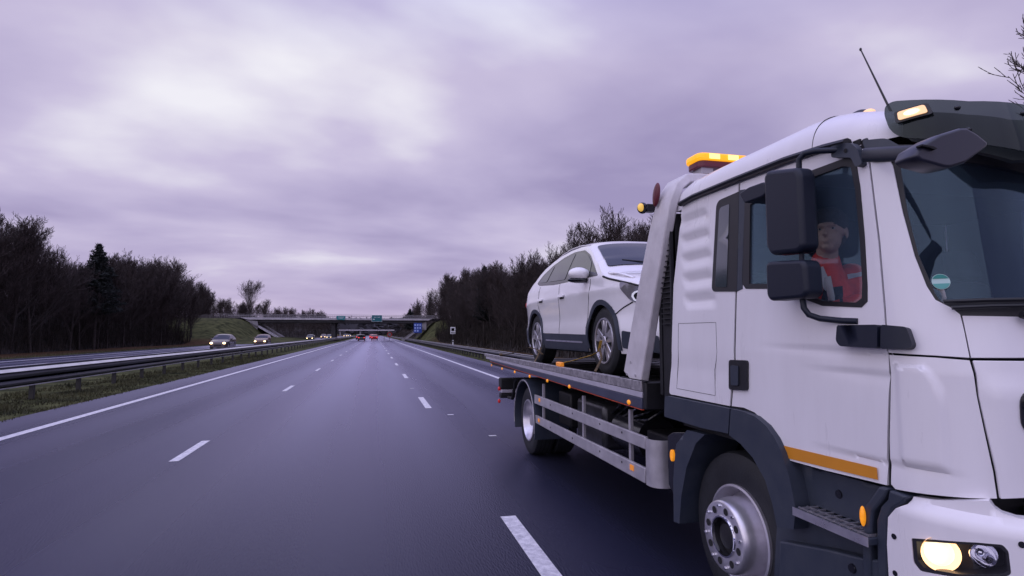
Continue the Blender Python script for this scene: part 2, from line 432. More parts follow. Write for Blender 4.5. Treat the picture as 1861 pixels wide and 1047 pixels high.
# quarter window and B pillar cover
qp = fillet(SDL([(1303, 366), (1344, 348), (1340, 530), (1294, 530)]), [.05, .0, .0, .04])
panel('quarter_window_frame', qp, cabS, 'black', truck, g=.05, thick=.006, off=.004, mirror=True)
qg = fillet(SDL([(1309, 378), (1327, 371), (1322, 522), (1301, 522)]), [.03, .01, .01, .03])
panel('quarter_window', qg, cabS, mat('quarter_glass', (.03, .045, .055), .06, spec=1, coat=1), truck, g=.1, thick=.003, off=.007, bevel=0, mirror=True)
# B pillar strip between the quarter window and the door glass (on the door)
bp_ = SDL([(1344, 346), (1355, 344), (1350, 525), (1340, 530)])
panel('door_pillar_trim', bp_, cabS, 'plastic', truck, g=.08, thick=.004, off=.003, bevel=.001, mirror=True)
# hatch outline + panel seams
def seam(pts, S=cabS, off=.0015, r=.0022, conv=sd, name='panel_gap', mir_=True):
    mb = MB(); P = [conv(*p) for p in pts]
    Q = []
    for a, b in zip(P[:-1], P[1:]):
        n = max(1, int(math.hypot(b[0]-a[0], b[1]-a[1])/.04))
        for k in range(n): Q.append((a[0]+(b[0]-a[0])*k/n, a[1]+(b[1]-a[1])*k/n))
    Q.append(P[-1]); T = [S(*q) for q in Q]
    mb.tube(T, r, 6)
    return mb.mk(name, 'seam', truck)
seam([(1233, 588), (1301, 586), (1303, 640), (1299, 672), (1300, 719), (1230, 706), (1233, 588)], name='hatch_gap', r=.0016)
seam([(1581, 296), (1598, 440), (1608, 560), (1613, 640), (1614, 800), (1614, 884)], off=0, r=.0055, conv=sd, S=lambda u, z: cabS(u, z)+Vector((.010, -.003, 0)))
seam([(1344, 333), (1338, 540), (1329, 738)], off=0, r=.0035, conv=sd, S=lambda u, z: cabS(u, z)+Vector((.006, .004, 0)))
seam([(1330, 741), (1352, 744), (1372, 753), (1392, 773), (1410, 803)], off=0, r=.006, conv=sd, S=lambda u, z: cabS(u, z)+Vector((.008, 0, 0)))
# door handle
def slab(name, px, r, m, par, conv=sd, S=cabS, off=.02, thick=.02, g=.05, bevel=.004, mirror=None, **k):
    return panel(name, fillet([conv(*p) for p in px], r), S, m, par, thick=thick, off=off, g=g, bevel=bevel, mirror=mirror, **k)
hp = [(1328, 654), (1361, 655), (1361, 710), (1328, 708)]
h1 = slab('door_handle', hp, .02, 'black', door, off=.014, thick=.02)
slab('handle_grip', [(1333, 664), (1347, 665), (1347, 701), (1334, 700)], .012, 'plastic', h1, off=.022, thick=.006)
# reflective stripe
panel('orange_stripe', SDL([(1421, 809), (1594, 850), (1596, 872), (1429, 832)]), cabS, 'orange', door, g=.05, thick=.002, off=.0035, bevel=0)
# --- corner panel, upper pillar and front panel
pillar = CNL([(1616, 290), (1622, 300), (1640, 385), (1662, 465), (1684, 520), (1700, 545), (1730, 560), (1745, 572), (1752, 600), (1762, 650), (1700, 646), (1615, 641), (1610, 560), (1600, 440), (1582, 295), (1600, 292)])
panel('a_pillar_panel', pillar, cabS, 'white', truck, g=.03, mirror=True)
BU = (cn(1628, 660), cn(1740, 850), cn(1735, 700)[1], cn(1640, 838)[1], cn(1640, 845)[1])
def bulge(u, z):
    (ua, za), (ub, zb) = BU[0], BU[1]
    t = (z-BU[2])
    e_ = (ub-.02) - .05*max(0, (z-za+.17)/.17) ** 2 * 1.2
    a = min(1, max(0, (u-ua)/.010)); b = min(1, max(0, (e_-u)/.022)); c = min(1, max(0, (za-.005-z)/.010)); d = min(1, max(0, (z-BU[3]+.02)/.03))
    q = BU[4]-z
    lip = -.009*math.exp(-max(0, q)/.05)*min(1, (q+.006)/.012)*max(0, min(1, (ub+.04-u)/.12)) if q > -.006 else 0
    return .014*min(a, b, c, d)+lip
cp = CNL([(1616, 645), (1700, 650), (1762, 655), (1775, 720), (1790, 790), (1805, 858), (1812, 906), (1760, 905), (1690, 899), (1627, 889), (1619, 880), (1617, 800)])
panel('corner_panel', cp, cabS, 'white', truck, g=.015, disp=bulge, mirror=True)
zt = lambda px, py: cn(px, py)[1]
fp = CNL([(1749, 574), (1861, 576)]) + [(UC, zt(1861, 576)), (UC, zt(1861, 650))] + CNL([(1861, 650), (1765, 650)])
panel('upper_front_panel', fp, cabS, 'white', truck, g=.04, join=UC)
fp = CNL([(1768, 655), (1861, 656)]) + [(UC, zt(1861, 656)), (UC, zt(1861, 900))] + CNL([(1861, 903), (1816, 905), (1809, 858), (1794, 790), (1779, 720)])
def fbul(u, z):
    ue = cn(1782, 740)[0]
    return .016*min(1, max(0, (u-ue)/.03))*min(1, max(0, (zt(1800, 690)-z)/.03))
panel('front_panel', fp, cabS, 'white', truck, g=.03, disp=fbul, join=UC)
# emblem mount (plain dark oval recess with chrome rim) on the nose
ep = fillet(CNL([(1846, 706)]) + [(UC, zt(1861, 700)), (UC, zt(1861, 800))] + CNL([(1850, 790)]), [.06, 0, 0, .06], 7)
panel('nose_recess', ep, cabS, 'gloss', truck, g=.04, thick=.01, off=.022, join=UC)
ep2 = fillet(CNL([(1852, 715), (1900, 708), (1900, 748), (1852, 745)]), .02)
panel('nose_trim', ep2, cabS, 'chrome', truck, g=.04, thick=.01, off=.03, bevel=.003)
# --- windscreen with black surround
sur = CNL([(1612, 266), (1630, 262), (1861, 285)]) + [(UC, zt(1861, 285)), (UC, zt(1861, 588))] + CNL([(1861, 588), (1790, 582), (1748, 573), (1728, 560), (1700, 545), (1684, 520), (1662, 465), (1640, 385), (1622, 300)])
gl = CNL([(1634, 296), (1700, 290), (1861, 312)]) + [(UC, zt(1861, 312)), (UC, zt(1861, 543))] + CNL([(1861, 545), (1790, 546), (1712, 549), (1702, 538), (1668, 462), (1648, 385)])
gl = fillet(gl, [.03, 0, 0, 0, 0, 0, .0, .02, .02, 0, 0, 0])
panel('windscreen_surround', sur, cabS, 'black', truck, holes=[gl], g=.04, thick=.02, off=-.008, join=UC)
panel('windscreen', gl, cabS, 'wglass', truck, g=.1, thick=.004, off=-.014, bevel=0, join=UC)
# round emission sticker (green / white) inside the glass
su, sz = cn(1710, 511)
def disc(r, a0, a1, n=20): return [(su+r*math.cos(a0+(a1-a0)*i/n), sz+r*math.sin(a0+(a1-a0)*i/n)) for i in range(n+1)]
stk = panel('round_sticker', disc(.031, 0, 2*math.pi)[:-1], cabS, mat('sticker_pale', (.45, .62, .60), .5), truck, g=.03, thick=.001, off=-.010, bevel=0)
panel('sticker_print', disc(.029, R(25), R(155)), cabS, mat('sticker_green', (.02, .22, .19), .5), stk, g=.03, thick=.001, off=-.0085, bevel=0)
panel('sticker_print', disc(.029, R(-165), R(-15)), cabS, mat('sticker_green2', (.10, .36, .33), .5), stk, g=.03, thick=.001, off=-.0085, bevel=0)
# wipers
for a_, b_ in (((1705, 549), (1861, 545)), ((1720, 560), (1861, 556))):
    P = [cabS(*cn(*a_)), cabS(*cn((a_[0]+b_[0])//2, (a_[1]+b_[1])//2-1)), cabS(*cn(*b_))]
    P.append(Vector((P[-1].x+.45, P[-1].y-.0, P[-1].z+.01)))
    MB().tube([p+Vector((-.01, -.03, 0)) for p in P], .008, 8).mk('wiper', 'black', truck)
MB().tube([cabS(*cn(1840, 572))+Vector((0, -.03, 0)), cabS(*cn(1861, 585))+Vector((.03, -.04, 0)), cabS(*cn(1861, 560))+Vector((.3, -.04, .01))], .014, 8).mk('wiper_arm', 'black', truck)
# --- roof: cross sections from the drip rail over to the other side
zr_ = 2.765
ys = [1.98, 2.02, 2.08, 2.16, 2.25, 2.36, 2.5, 2.8, 3.1, 3.4, 3.6, 3.68, 3.74]
def roofz(y):
    if y < 2.5: t = (2.5-y)/.52; return zr_ - .15*t**1.7
    if y > 3.55: t = (y-3.55)/.19; return zr_ - .05*t*t
    return zr_
mb = MB(); rings = []
for y in ys:
    zt_ = roofz(y); zb_ = 2.50 + (.03 if y > 3 else 0); h_ = zt_-zb_; ring = []
    inset = .08*max(0, (2.25-y)/.27)**2
    for k in range(13):
        t = k/12*math.pi/2; ring.append((XS+.06+inset+.20*(1-math.cos(t))**1.15, y, zb_+h_*math.sin(t)**.8))
    ring.append((MX, y, zt_+.015)); rings.append([Vector(p) for p in ring] + [mir(p) for p in reversed(ring[:-1])])
n = len(rings[0]); v = [p for r_ in rings for p in r_]
f = [(i*n+k, i*n+k+1, (i+1)*n+k+1, (i+1)*n+k) for i in range(len(rings)-1) for k in range(n-1)]
f += [tuple(range(n)), tuple(range((len(rings)-1)*n, len(rings)*n))[::-1]]
mb.add(v, f); roof = mb.mk('roof', 'white', truck, smooth=50)
seamr = [Vector((XS+.062+.20*(1-math.cos(k/12*math.pi/2))**1.15, 2.40, 2.50+(roofz(2.40)-2.50)*math.sin(k/12*math.pi/2)**.8+.001)) for k in range(13)]
MB().tube(seamr, .003, 6).mk('panel_gap', 'seam', truck)
# drip rail, dark
P = [Vector((XS+.035, onX(px, py, XS+.035).y, onX(px, py, XS+.035).z)) for px, py in ((1237, 371), (1262, 357), (1340, 325), (1430, 290), (1500, 268), (1540, 258))]
P[0].z += .0; MB().tube(P, .020, 8, sx=1.3, sy=.9).mk('drip_rail', 'black', truck)
MB().tube([mir(p) for p in P], .020, 8).mk('drip_rail', 'black', truck)
MB().tube([Vector((XS+.10, y, 2.66)) for y in (2.5, 2.8, 3.1, 3.4)], .004, 6).mk('roof_swage', 'white', truck)
# header block between roof front, door top and visor
hd = MB().box(XS+.08, 2*MX-XS-.08, 2.09, 2.6, 2.44, 2.53); hd.mk('roof_header', 'black', truck, bevel=.01)
# black triangular header cover next to the mirror mount
slab('pillar_cap', [(1568, 256), (1612, 252), (1640, 268), (1650, 290), (1584, 296), (1574, 270)], .02, 'plastic', truck, conv=cn, off=.008, thick=.03)
# roof front cheek in white (below roof front, above the arm)
# --- cab shell interior
MB().box(XS+.05, 2*MX-XS-.05, 1.98, 3.68, 1.02, 1.14).mk('cab_floor', 'dark', truck)
MB().box(XS+.09, 2*MX-XS-.09, 3.62, 3.72, 1.16, 2.56).mk('rear_wall', 'white', truck, bevel=.02)
MB().box(XS+.14, 2*MX-XS-.14, 3.58, 3.615, 1.16, 2.50).mk('rear_lining', 'dark', truck)
MB().box(XS+.07, 2*MX-XS-.07, 2.12, 3.61, 2.505, 2.53).mk('roof_lining', 'dark', truck)
for sx_ in (0, 1):
    a, b = (XS+.03, XS+.05) if not sx_ else (2*MX-XS-.05, 2*MX-XS-.03)
    MB().box(a, b, 2.0, 3.57, 1.16, 1.66).mk('door_lining', 'dark', truck)
    a, b = (XS+.125, XS+.135) if not sx_ else (2*MX-XS-.135, 2*MX-XS-.125)
    MB().box(a, b, 3.04, 3.575, 1.67, 2.50).mk('side_lining', 'dark', truck)
dash = MB(); yy0 = YC-EB
dash.prism([(1.80, 1.15), (1.80, 1.66), (1.90, 1.72), (2.14, 1.74), (2.30, 1.62), (2.32, 1.15)], lambda a, b, d: (d, a, b), XS+.20, 2*MX-XS-.20)
dash.mk('dashboard', 'dark', truck, bevel=.02)
def seat(x):
    s_ = MB().hexa([(x-.26, 2.62, 1.30), (x+.26, 2.62, 1.30), (x+.26, 3.12, 1.30), (x-.26, 3.12, 1.30), (x-.24, 2.60, 1.48), (x+.24, 2.60, 1.48), (x+.24, 3.12, 1.46), (x-.24, 3.12, 1.46)])
    r = s_.mk('seat', MT['trouser'], truck, bevel=.05, seg=3)
    MB().hexa([(x-.25, 3.06, 1.42), (x+.25, 3.06, 1.42), (x+.25, 3.22, 1.42), (x-.25, 3.22, 1.42), (x-.21, 3.20, 2.02), (x+.21, 3.20, 2.02), (x+.21, 3.33, 2.02), (x-.21, 3.33, 2.02)]).mk('seat_back', MT['trouser'], r, bevel=.05, seg=3)
    MB().hexa([(x-.14, 3.18, 2.04), (x+.14, 3.18, 2.04), (x+.14, 3.28, 2.04), (x-.14, 3.28, 2.04), (x-.12, 3.22, 2.24), (x+.12, 3.22, 2.24), (x+.12, 3.32, 2.24), (x-.12, 3.32, 2.24)]).mk('headrest', MT['trouser'], r, bevel=.04, seg=3)
seat(XS+.42); seat(2*MX-XS-.42)
swc = Vector((XS+.42, 2.34, 1.76)); sn = Vector((0, .45, .9)).normalized(); sa = Vector((1, 0, 0)); sb = sn.cross(sa)
MB().tube([swc+(sa*math.cos(2*math.pi*k/28)+sb*math.sin(2*math.pi*k/28))*.21 for k in range(29)], .014, 8, cap=False).mk('steering_wheel', 'dark', truck)
# --- sun visor (smoked, wraps the roof front)
def visS(u, z):
    a, b = .34, .46; lc = .63
    x0 = 2.115; y0 = 2.06
    if u < 0: x, y = x0, y0-u
    elif u < lc: t = u/lc*math.pi/2; x, y = x0+a-a*math.cos(t), y0-b*math.sin(t)
    else: x, y = x0+a+u-lc, y0-b
    k = (z-2.42)
    return Vector((x+k*.10, y+k*.30+max(0, k-.14)**2*3.0, z))
UV_ = .63+(MX-2.115-.34)
vi = lambda px, py: inv(visS, px, py, (.3, 2.5))
vp_ = [vi(*p) for p in [(1622, 184), (1680, 181), (1760, 184), (1861, 190)]]
vzt = vp_[-1][1]; lw = [vi(*p) for p in [(1861, 275), (1740, 258), (1636, 250), (1616, 236), (1606, 210), (1608, 193)]]
vis = panel('sun_visor', fillet(vp_ + [(UV_, vzt), (UV_, lw[0][1])] + lw, [.05, 0, 0, 0, 0, 0, 0, 0, .04, .04, .04, .04], 5), visS, 'smoke', truck, g=.06, thick=.005, bevel=0, join=UV_)
vb = [vi(*p) for p in [(1618, 225), (1700, 226), (1861, 236)]]
# body behind the visor
vv = panel('visor_backing', [vi(*p) for p in [(1616, 193), (1680, 187), (1760, 190), (1861, 196)]] + [(UV_, vzt-.03), (UV_, lw[0][1]+.03)] + [vi(*p) for p in [(1861, 272), (1740, 255), (1640, 247), (1618, 232)]], visS, mat('backing_grey', (.045, .05, .05), .5), truck, g=.06, off=-.07, thick=.02, join=UV_)
for c_ in ((1740, 196), (1760, 236), (1861, 206)):
    p = visS(*vi(*c_)); MB().ell(p, (.014, .010, .010), 12, 8).mk('visor_screw', 'gloss', vis)
def lampbox(px, py, w, h):
    cu, cz = vi(px, py)
    o = panel('marker_lamp_housing', fillet([(cu-w, cz-h), (cu+w, cz-h), (cu+w*.92, cz+h), (cu-w*.92, cz+h)], .012), visS, 'black', truck, g=.03, off=.012, thick=.012)
    o2 = panel('marker_lamp', fillet([(cu-w*.78, cz-h*.7), (cu+w*.78, cz-h*.7), (cu+w*.72, cz+h*.7), (cu-w*.72, cz+h*.7)], .01), visS, 'warmsoft', o, g=.03, off=.018, thick=.004)
    panel('lamp_bulb', [(cu+w*.42*math.cos(t*.5), cz+h*.42*math.sin(t*.5)) for t in range(13)], visS, 'warm', o, g=.02, off=.021, thick=.002, bevel=0)
lampbox(1660, 207, .062, .027)
# far marker lamp mirrored so that the visor is complete
cu, cz = vi(1660, 207)
o_ = MB().ell(mir(visS(cu, cz)), (.07, .03, .028), 14, 8).mk('marker_lamp', 'warmsoft', truck)
# roof marker lamp on the side
p = onX(1566, 205, 2.30)
MB().ell(p+Vector((.02, .03, -.03)), (.055, .07, .055), 18, 10).mk('roof_lamp_housing', 'black', truck)
MB().ell(p+Vector((.012, -.028, -.014)), (.026, .034, .022), 16, 10).mk('roof_lamp_lens', 'warmsoft', truck)
# antenna
a0 = onX(1612, 188, 2.30); a1 = onX(1564, 90, 2.30)
MB().tube([a0+Vector((.02, -.01, -.06)), a0, a1], [.006, .005, .003], 8).mk('antenna', 'black', truck)
MB().ell(a1, (.006, .006, .009), 8, 6).mk('antenna_tip', 'black', truck)
# --- mirrors
def rbox(name, pxs, X, depth, r, m, par, off=0, bev=.02, tilt=0):
    P = [onX(x, y, X) for x, y in pxs]
    poly = fillet([(p.y, p.z) for p in P], r, 6)
    return MB().prism(poly, lambda a, b, d: (X+d+tilt*(a-P[0].y), a, b), off, off+depth).mk(name, m, par, bevel=bev, seg=3, smooth=50)
XM = 1.92
rb = [(1386, 322), (1392, 310), (1446, 304), (1452, 316), (1459, 448), (1450, 459), (1400, 464), (1391, 450)]
main = rbox('main_mirror', rb, XM, .10, .02, 'mirrorplastic', truck, bev=.022)
wide = rbox('wide_angle_mirror', [(1390, 480), (1397, 475), (1456, 472), (1462, 482), (1466, 532), (1458, 542), (1398, 547), (1392, 538)], XM, .10, .02, 'mirrorplastic', truck, bev=.022)
# mirror glass faces rearward
for nm, z0, z1 in (('mirror_glass', 2.03, 2.38), ('mirror_glass', 1.83, 1.96)):
    MB().box(XM+.02, XM+.17, 2.375, 2.383, z0, z1)
XA = 1.97
arm = MB().tube([onX(1452, 310, XA), onX(1452, 290, XA), onX(1462, 279, XA+.01), onX(1480, 275, XA+.03), onX(1520, 273, XA+.10), onX(1545, 272, XA+.13)], .014, 10); arm.mk('mirror_arm', 'mirrorplastic', truck, smooth=60)
MB().tube([onX(1457, 455, XA), onX(1457, 480, XA)], .012, 10).mk('mirror_link', 'mirrorplastic', truck)
MB().tube([onX(1458, 540, XA), onX(1461, 560, XA), onX(1470, 572, XA+.01), onX(1490, 579, XA+.05), onX(1530, 583, XA+.08), onX(1560, 584, XA+.09)], .014, 10).mk('mirror_arm', 'mirrorplastic', truck, smooth=60)
# the same assembly on the far side
for z0, z1, y0, y1 in ((1.99, 2.42, 2.06, 2.36), (1.80, 1.985, 2.05, 2.37)):
    MB().box(2*MX-XM-.12, 2*MX-XM, 2.1, 2.36, z0, z1).mk('main_mirror', 'mirrorplastic', truck, bevel=.03, seg=3)
MB().tube([mir(onX(1452, 310, XA)), mir(onX(1462, 279, XA)), mir(onX(1545, 272, XA+.13))], .014, 8).mk('mirror_arm', 'mirrorplastic', truck)
MB().tube([mir(onX(1458, 540, XA)), mir(onX(1470, 572, XA)), mir(onX(1560, 584, XA+.09))], .014, 8).mk('mirror_arm', 'mirrorplastic', truck)
# small folded-down kerb mirror seen behind the main one
rbox('kerb_mirror', [(1342, 352), (1360, 340), (1388, 330), (1392, 352), (1384, 358), (1352, 370)], 1.93, .13, .02, 'mirrorplastic', truck, bev=.02)
# upper mount on pillar
slab('mirror_mount', [(1522, 264), (1556, 261), (1568, 272), (1577, 300), (1566, 306), (1558, 288), (1522, 288)], .012, 'plastic', truck, off=.035, thick=.04)
MB().lathe([(-.001, .0), (-.001, .010)], cabS(*sd(1549, 275))+Vector((-.037, 0, 0)), 'x', 14).mk('mount_bolt', 'seam', truck)
# lower bracket
slab('mirror_bracket', [(1536, 592), (1610, 591), (1610, 634), (1541, 630), (1534, 620)], .012, 'mirrorplastic', truck, off=.045, thick=.05, bevel=.008)
slab('mirror_bracket', [(1614, 591), (1655, 596), (1666, 628), (1660, 636), (1614, 635)], .012, 'mirrorplastic', truck, conv=cn, off=.04, thick=.05, bevel=.008)
# front mirror: arm and shell
p0 = cabS(*cn(1576, 268)); p1 = onY(1660, 268, 1.72); 
fa = MB().tube([onY(1572, 282, 2.02), onY(1600, 281, 1.86), onY(1660, 278, 1.62), onY(1700, 270, 1.50)], [.026, .026, .024, .02], 10, sx=.6, sy=1.2).mk('front_mirror_arm', 'mirrorplastic', truck, smooth=60)
q = [onY(x, y, 1.38) for x, y in ((1649, 288), (1657, 271), (1693, 249), (1734, 236), (1746, 236), (1765, 247), (1785, 263), (1784, 269), (1743, 300), (1715, 309), (1703, 309), (1657, 296))]
mb = MB(); c0 = sum(q, Vector())/len(q); k = len(q)
ringd = []
for s_, dy in ((1.0, .0), (.985, -.014), (.93, -.024)):
    ringd.append([c0+(p-c0)*s_+Vector((0, dy, 0)) for p in q])
back = [[c0+(p-c0)*s_+Vector((0, dy, 0)) for p in q] for s_, dy in ((.96, .05), (.9, .06))]
allr = [back[1], back[0]] + ringd; v = [p for r_ in allr for p in r_]
f = [(i*k+j, i*k+(j+1) % k, (i+1)*k+(j+1) % k, (i+1)*k+j) for i in range(len(allr)-1) for j in range(k)]
f += [tuple(range(k))[::-1], tuple((len(allr)-1)*k+j for j in range(k))]
mb.add(v, f); fm = mb.mk('front_mirror', mat('front_mirror_plastic', (.022, .024, .042), .36), truck, smooth=30, bevel=.008, seg=3)
# panel slot on the mirror
s0 = [onY(x, y, 1.345) for x, y in ((1676, 262), (1697, 266), (1704, 270), (1700, 272), (1690, 268), (1676, 265))]
MB().prism([(p.x, p.z) for p in s0], lambda a, b, d: (a, 1.345+d, b), 0, .02).mk('mirror_slot', 'seam', fm)
# --- wheel arch / fender in dark grey plastic
def flS(u, z): return Vector((XS-.035, YC-u, z))
fl = lambda px, py: inv(flS, px, py, (-.5, 1))
f1 = [fl(*p) for p in [(1208, 719), (1326, 743), (1323, 788), (1275, 778), (1207, 757)]]
panel('fender_rear', fillet(f1, [.03, 0, 0, 0, .02]), flS, 'plastic', truck, g=.06, thick=.30, bevel=.018, mirror=True)
f2 = [fl(*p) for p in [(1328, 743), (1350, 748), (1372, 757), (1392, 774), (1408, 797), (1420, 822), (1434, 866), (1442, 905), (1446, 925), (1442, 962), (1412, 958), (1404, 918), (1390, 872), (1368, 832), (1345, 806), (1325, 791)]]
panel('fender', f2, flS, 'plastic', truck, g=.06, thick=.30, bevel=.016, mirror=True)
f3 = [fl(*p) for p in [(1246, 782), (1278, 790), (1262, 806), (1245, 850), (1236, 900), (1232, 952), (1222, 948), (1221, 870), (1226, 808)]]
panel('mudguard', f3, flS, 'plastic', truck, g=.06, thick=.32, bevel=.01, off=-.01, mirror=True)
f4 = [fl(*p) for p in [(1206, 792), (1216, 786), (1242, 786), (1222, 812), (1220, 905), (1208, 882)]]
panel('reservoir_tank', f4, flS, 'gloss', truck, g=.06, thick=.30, bevel=.012, off=-.03)
la = fl(1217, 828)
panel('side_marker_lamp', [(la[0]+.022*math.cos(t/2.5), la[1]+.040*math.sin(t/2.5)) for t in range(16)], flS, 'amber', truck, g=.02, thick=.02, off=-.012)
# step well: dark recessed side below the door, inner lining of arch
def swS(u, z): return Vector((XS+.05, YC-u, z))
sw = lambda px, py: inv(swS, px, py, (-.3, .9))
def stepdisp(u, z): return 0
f5 = [sw(*p) for p in [(1424, 836), (1600, 884), (1622, 905), (1640, 908), (1620, 935), (1600, 990), (1600, 1090), (1405, 1090), (1410, 985), (1412, 958), (1440, 920), (1432, 870)]]
panel('step_well', f5, swS, 'plastic', truck, g=.06, thick=.05, mirror=True)
# front edge riser in dark grey (curved columns between step and bumper)
def colm(pts, name, X, th, m='plastic'):
    P = [onX(x, y, X) for x, y in pts]
    return MB().prism([(p.y, p.z) for p in P], lambda a, b, d: (X+d, a, b), 0, th).mk(name, m, truck, bevel=.01, seg=3)
colm([(1596, 884), (1612, 888), (1606, 905), (1586, 930), (1580, 985), (1582, 1060), (1566, 1060), (1566, 960), (1570, 920), (1580, 908)], 'step_riser', XS-.02, .12)
colm([(1615, 890), (1646, 902), (1640, 915), (1622, 925), (1613, 945), (1612, 1100), (1594, 1100), (1592, 945), (1600, 920), (1612, 908)], 'corner_riser', XS-.015, .10)
# lower box and air vents under the step
lower = [(1416, 983), (1500, 998), (1566, 1014), (1612, 1020), (1612, 1120), (1414, 1120)]
colm(lower, 'lower_side_box', XS-.01, .30)
for c_ in ((1525, 898), (1549, 1033)):
    pp = onX(*c_, XS+.05 if c_[1] < 1000 else XS-.012)
    MB().lathe([(-.006, 0), (-.006, .018), (.004, .022)], pp, 'x', 20).mk('bolt_recess', 'gloss', truck)
# step plate
sp_ = [onZ(x, y, .785) for x, y in ((1443, 923), (1578, 968), (1578, 950), (1510, 922))]
zs = .775; fx = XS-.06
A = onX(1442, 926, fx); B = onX(1578, 975, fx)
y0, y1 = A.y, B.y; zs = (A.z+B.z)/2
st = MB().box(fx, fx+.20, y1, y0, zs-.03, zs).mk('step', 'plastic', truck, bevel=.004)
MB().box(fx-.006, fx-.001, y1, y0, zs-.034, zs+.004).mk('step_edge', 'alu', st)
tr = MB()
for i in range(9):
    ya = y1+(y0-y1)*(i+.2)/9
    tr.box(fx+.012, fx+.17, ya, ya+.012, zs+.001, zs+.009)
for j in range(4): tr.box(fx+.02+j*.045, fx+.028+j*.045, y1+.01, y0-.01, zs+.001, zs+.007)
tr.mk('step_tread', 'alu', st)
pm = onX(1568, 938, XS-.03); MB().ell(pm, (.012, .012, .042), 14, 12).mk('side_marker_lamp', 'amber', truck)
# --- bumper
def bmS(u, z):
    a, b, lc = .32, .44, .62
    if u < 0: x, y = XS-.02, 1.95-u
    elif u < lc: t = u/lc*math.pi/2; x, y = XS-.02+a-a*math.cos(t), 1.95-b*math.sin(t)
    else: x, y = XS-.02+a+u-lc, 1.95-b
    return Vector((x, y, z))
UB = .62+(MX-XS+.02-.32)
bi = lambda px, py: inv(bmS, px, py, (.3, .85))
BM = lambda l: [bi(*p) for p in l]
btop = BM([(1645, 904), (1690, 912), (1740, 914), (1795, 915)]); 
zlow = .42
bo = [(bi(1613, 990)[0], zlow)] + [(UB, zlow), (UB, bi(1861, 948)[1])] + BM([(1861, 948), (1825, 938), (1808, 928), (1797, 914), (1740, 913), (1690, 911), (1649, 904), (1644, 917), (1628, 924), (1614, 940), (1612, 990)])
hl = fillet(BM([(1656, 978), (1700, 981), (1775, 986), (1822, 990), (1833, 1002), (1838, 1044), (1826, 1050), (1740, 1050), (1672, 1038), (1660, 1022)]), .008, 3)
bz = bi(1700, 925)[1]
def bdisp(u, z):
    return -.035*min(1, max(0, (z-bz)/.05))**1.0 if z > bz else 0
def bdisp2(u, z):
    t = (z-(bz-.035))/.045; t = max(0, min(1, t)); t = t*t*(3-2*t); return -.035*t
bumper = panel('bumper', bo, bmS, 'white', truck, holes=[hl], g=.022, thick=.05, disp=bdisp2, join=UB, bevel=.006)
for c_ in ((1625, 975), (1627, 1042), (1857, 990)):
    cu, cz = bi(*c_)
    panel('bumper_bolt_hole', [(cu+.011*math.cos(t*.4), cz+.011*math.sin(t*.4)) for t in range(16)], bmS, 'gloss', bumper, g=.02, thick=.002, off=.0025, bevel=0)
# headlight unit
hlamp = panel('headlight', hl, bmS, 'dark', truck, g=.06, off=-.10, thick=.02)
rim_ = panel('headlight_bezel', hl, bmS, 'black', hlamp, holes=[BM([(1664, 984), (1700, 986), (1775, 991), (1818, 996), (1828, 1006), (1832, 1038), (1822, 1044), (1740, 1044), (1678, 1032), (1667, 1019)])], g=.05, off=-.004, thick=.09, bevel=.001)
def bowl(px, py, r, name, m, lit):
    cu, cz = bi(px, py); p = bmS(cu, cz); h = 1e-3; nrm = ((bmS(cu+h, cz)-bmS(cu-h, cz)).cross(Vector((0, 0, 1)))).normalized()
    nrm = (nrm*.35+Vector((-.25, -1, 0)).normalized()*.65).normalized()
    rot = nrm.to_track_quat('X', 'Z').to_matrix()
    b = MB(); prof = [(.0, r), (-.012, r*.97), (-.035, r*.8), (-.05, r*.5), (-.056, .004)]
    seg = 28; v = []
    for a, rr in prof:
        for k in range(seg): v.append(p-nrm*.022+rot @ Vector((a, rr*math.cos(2*math.pi*k/seg), rr*math.sin(2*math.pi*k/seg))))
    f = [(i*seg+k, i*seg+(k+1) % seg, (i+1)*seg+(k+1) % seg, (i+1)*seg+k) for i in range(len(prof)-1) for k in range(seg)]
    b.add(v, f); o = b.mk(name, m, hlamp)
    if lit:
        MB().ell(p-nrm*.045, (r*.74, r*.74, r*.74), 20, 12).mk('projector_lens', 'warm', o)
    else:
        MB().ell(p-nrm*.05, (.014, .014, .014), 12, 8).mk('bulb', 'chrome', o)
    return o
bowl(1714, 1011, .064, 'low_beam_reflector', 'warmrefl', True)
bowl(1794, 1013, .043, 'high_beam_reflector', 'chrome', False)
panel('headlight_lens', hl, bmS, 'lens', hlamp, g=.05, off=-.002, thick=.003, bevel=0)
hm = mk('headlight', [mir(bmS(*p)) for p in hl] + [mir(bmS(*p))+Vector((0, .08, 0)) for p in hl], [tuple(range(len(hl)))[::-1]], 'warmsoft', truck)
# grille darkness between cab and bumper
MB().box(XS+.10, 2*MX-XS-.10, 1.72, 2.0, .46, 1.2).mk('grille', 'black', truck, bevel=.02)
gr = MB()
for k in range(3): gr.box(2.35, 2*MX-2.35, 1.60, 1.70, .96+k*.035, .975+k*.035)
gr.mk('grille_slat', 'black', truck)
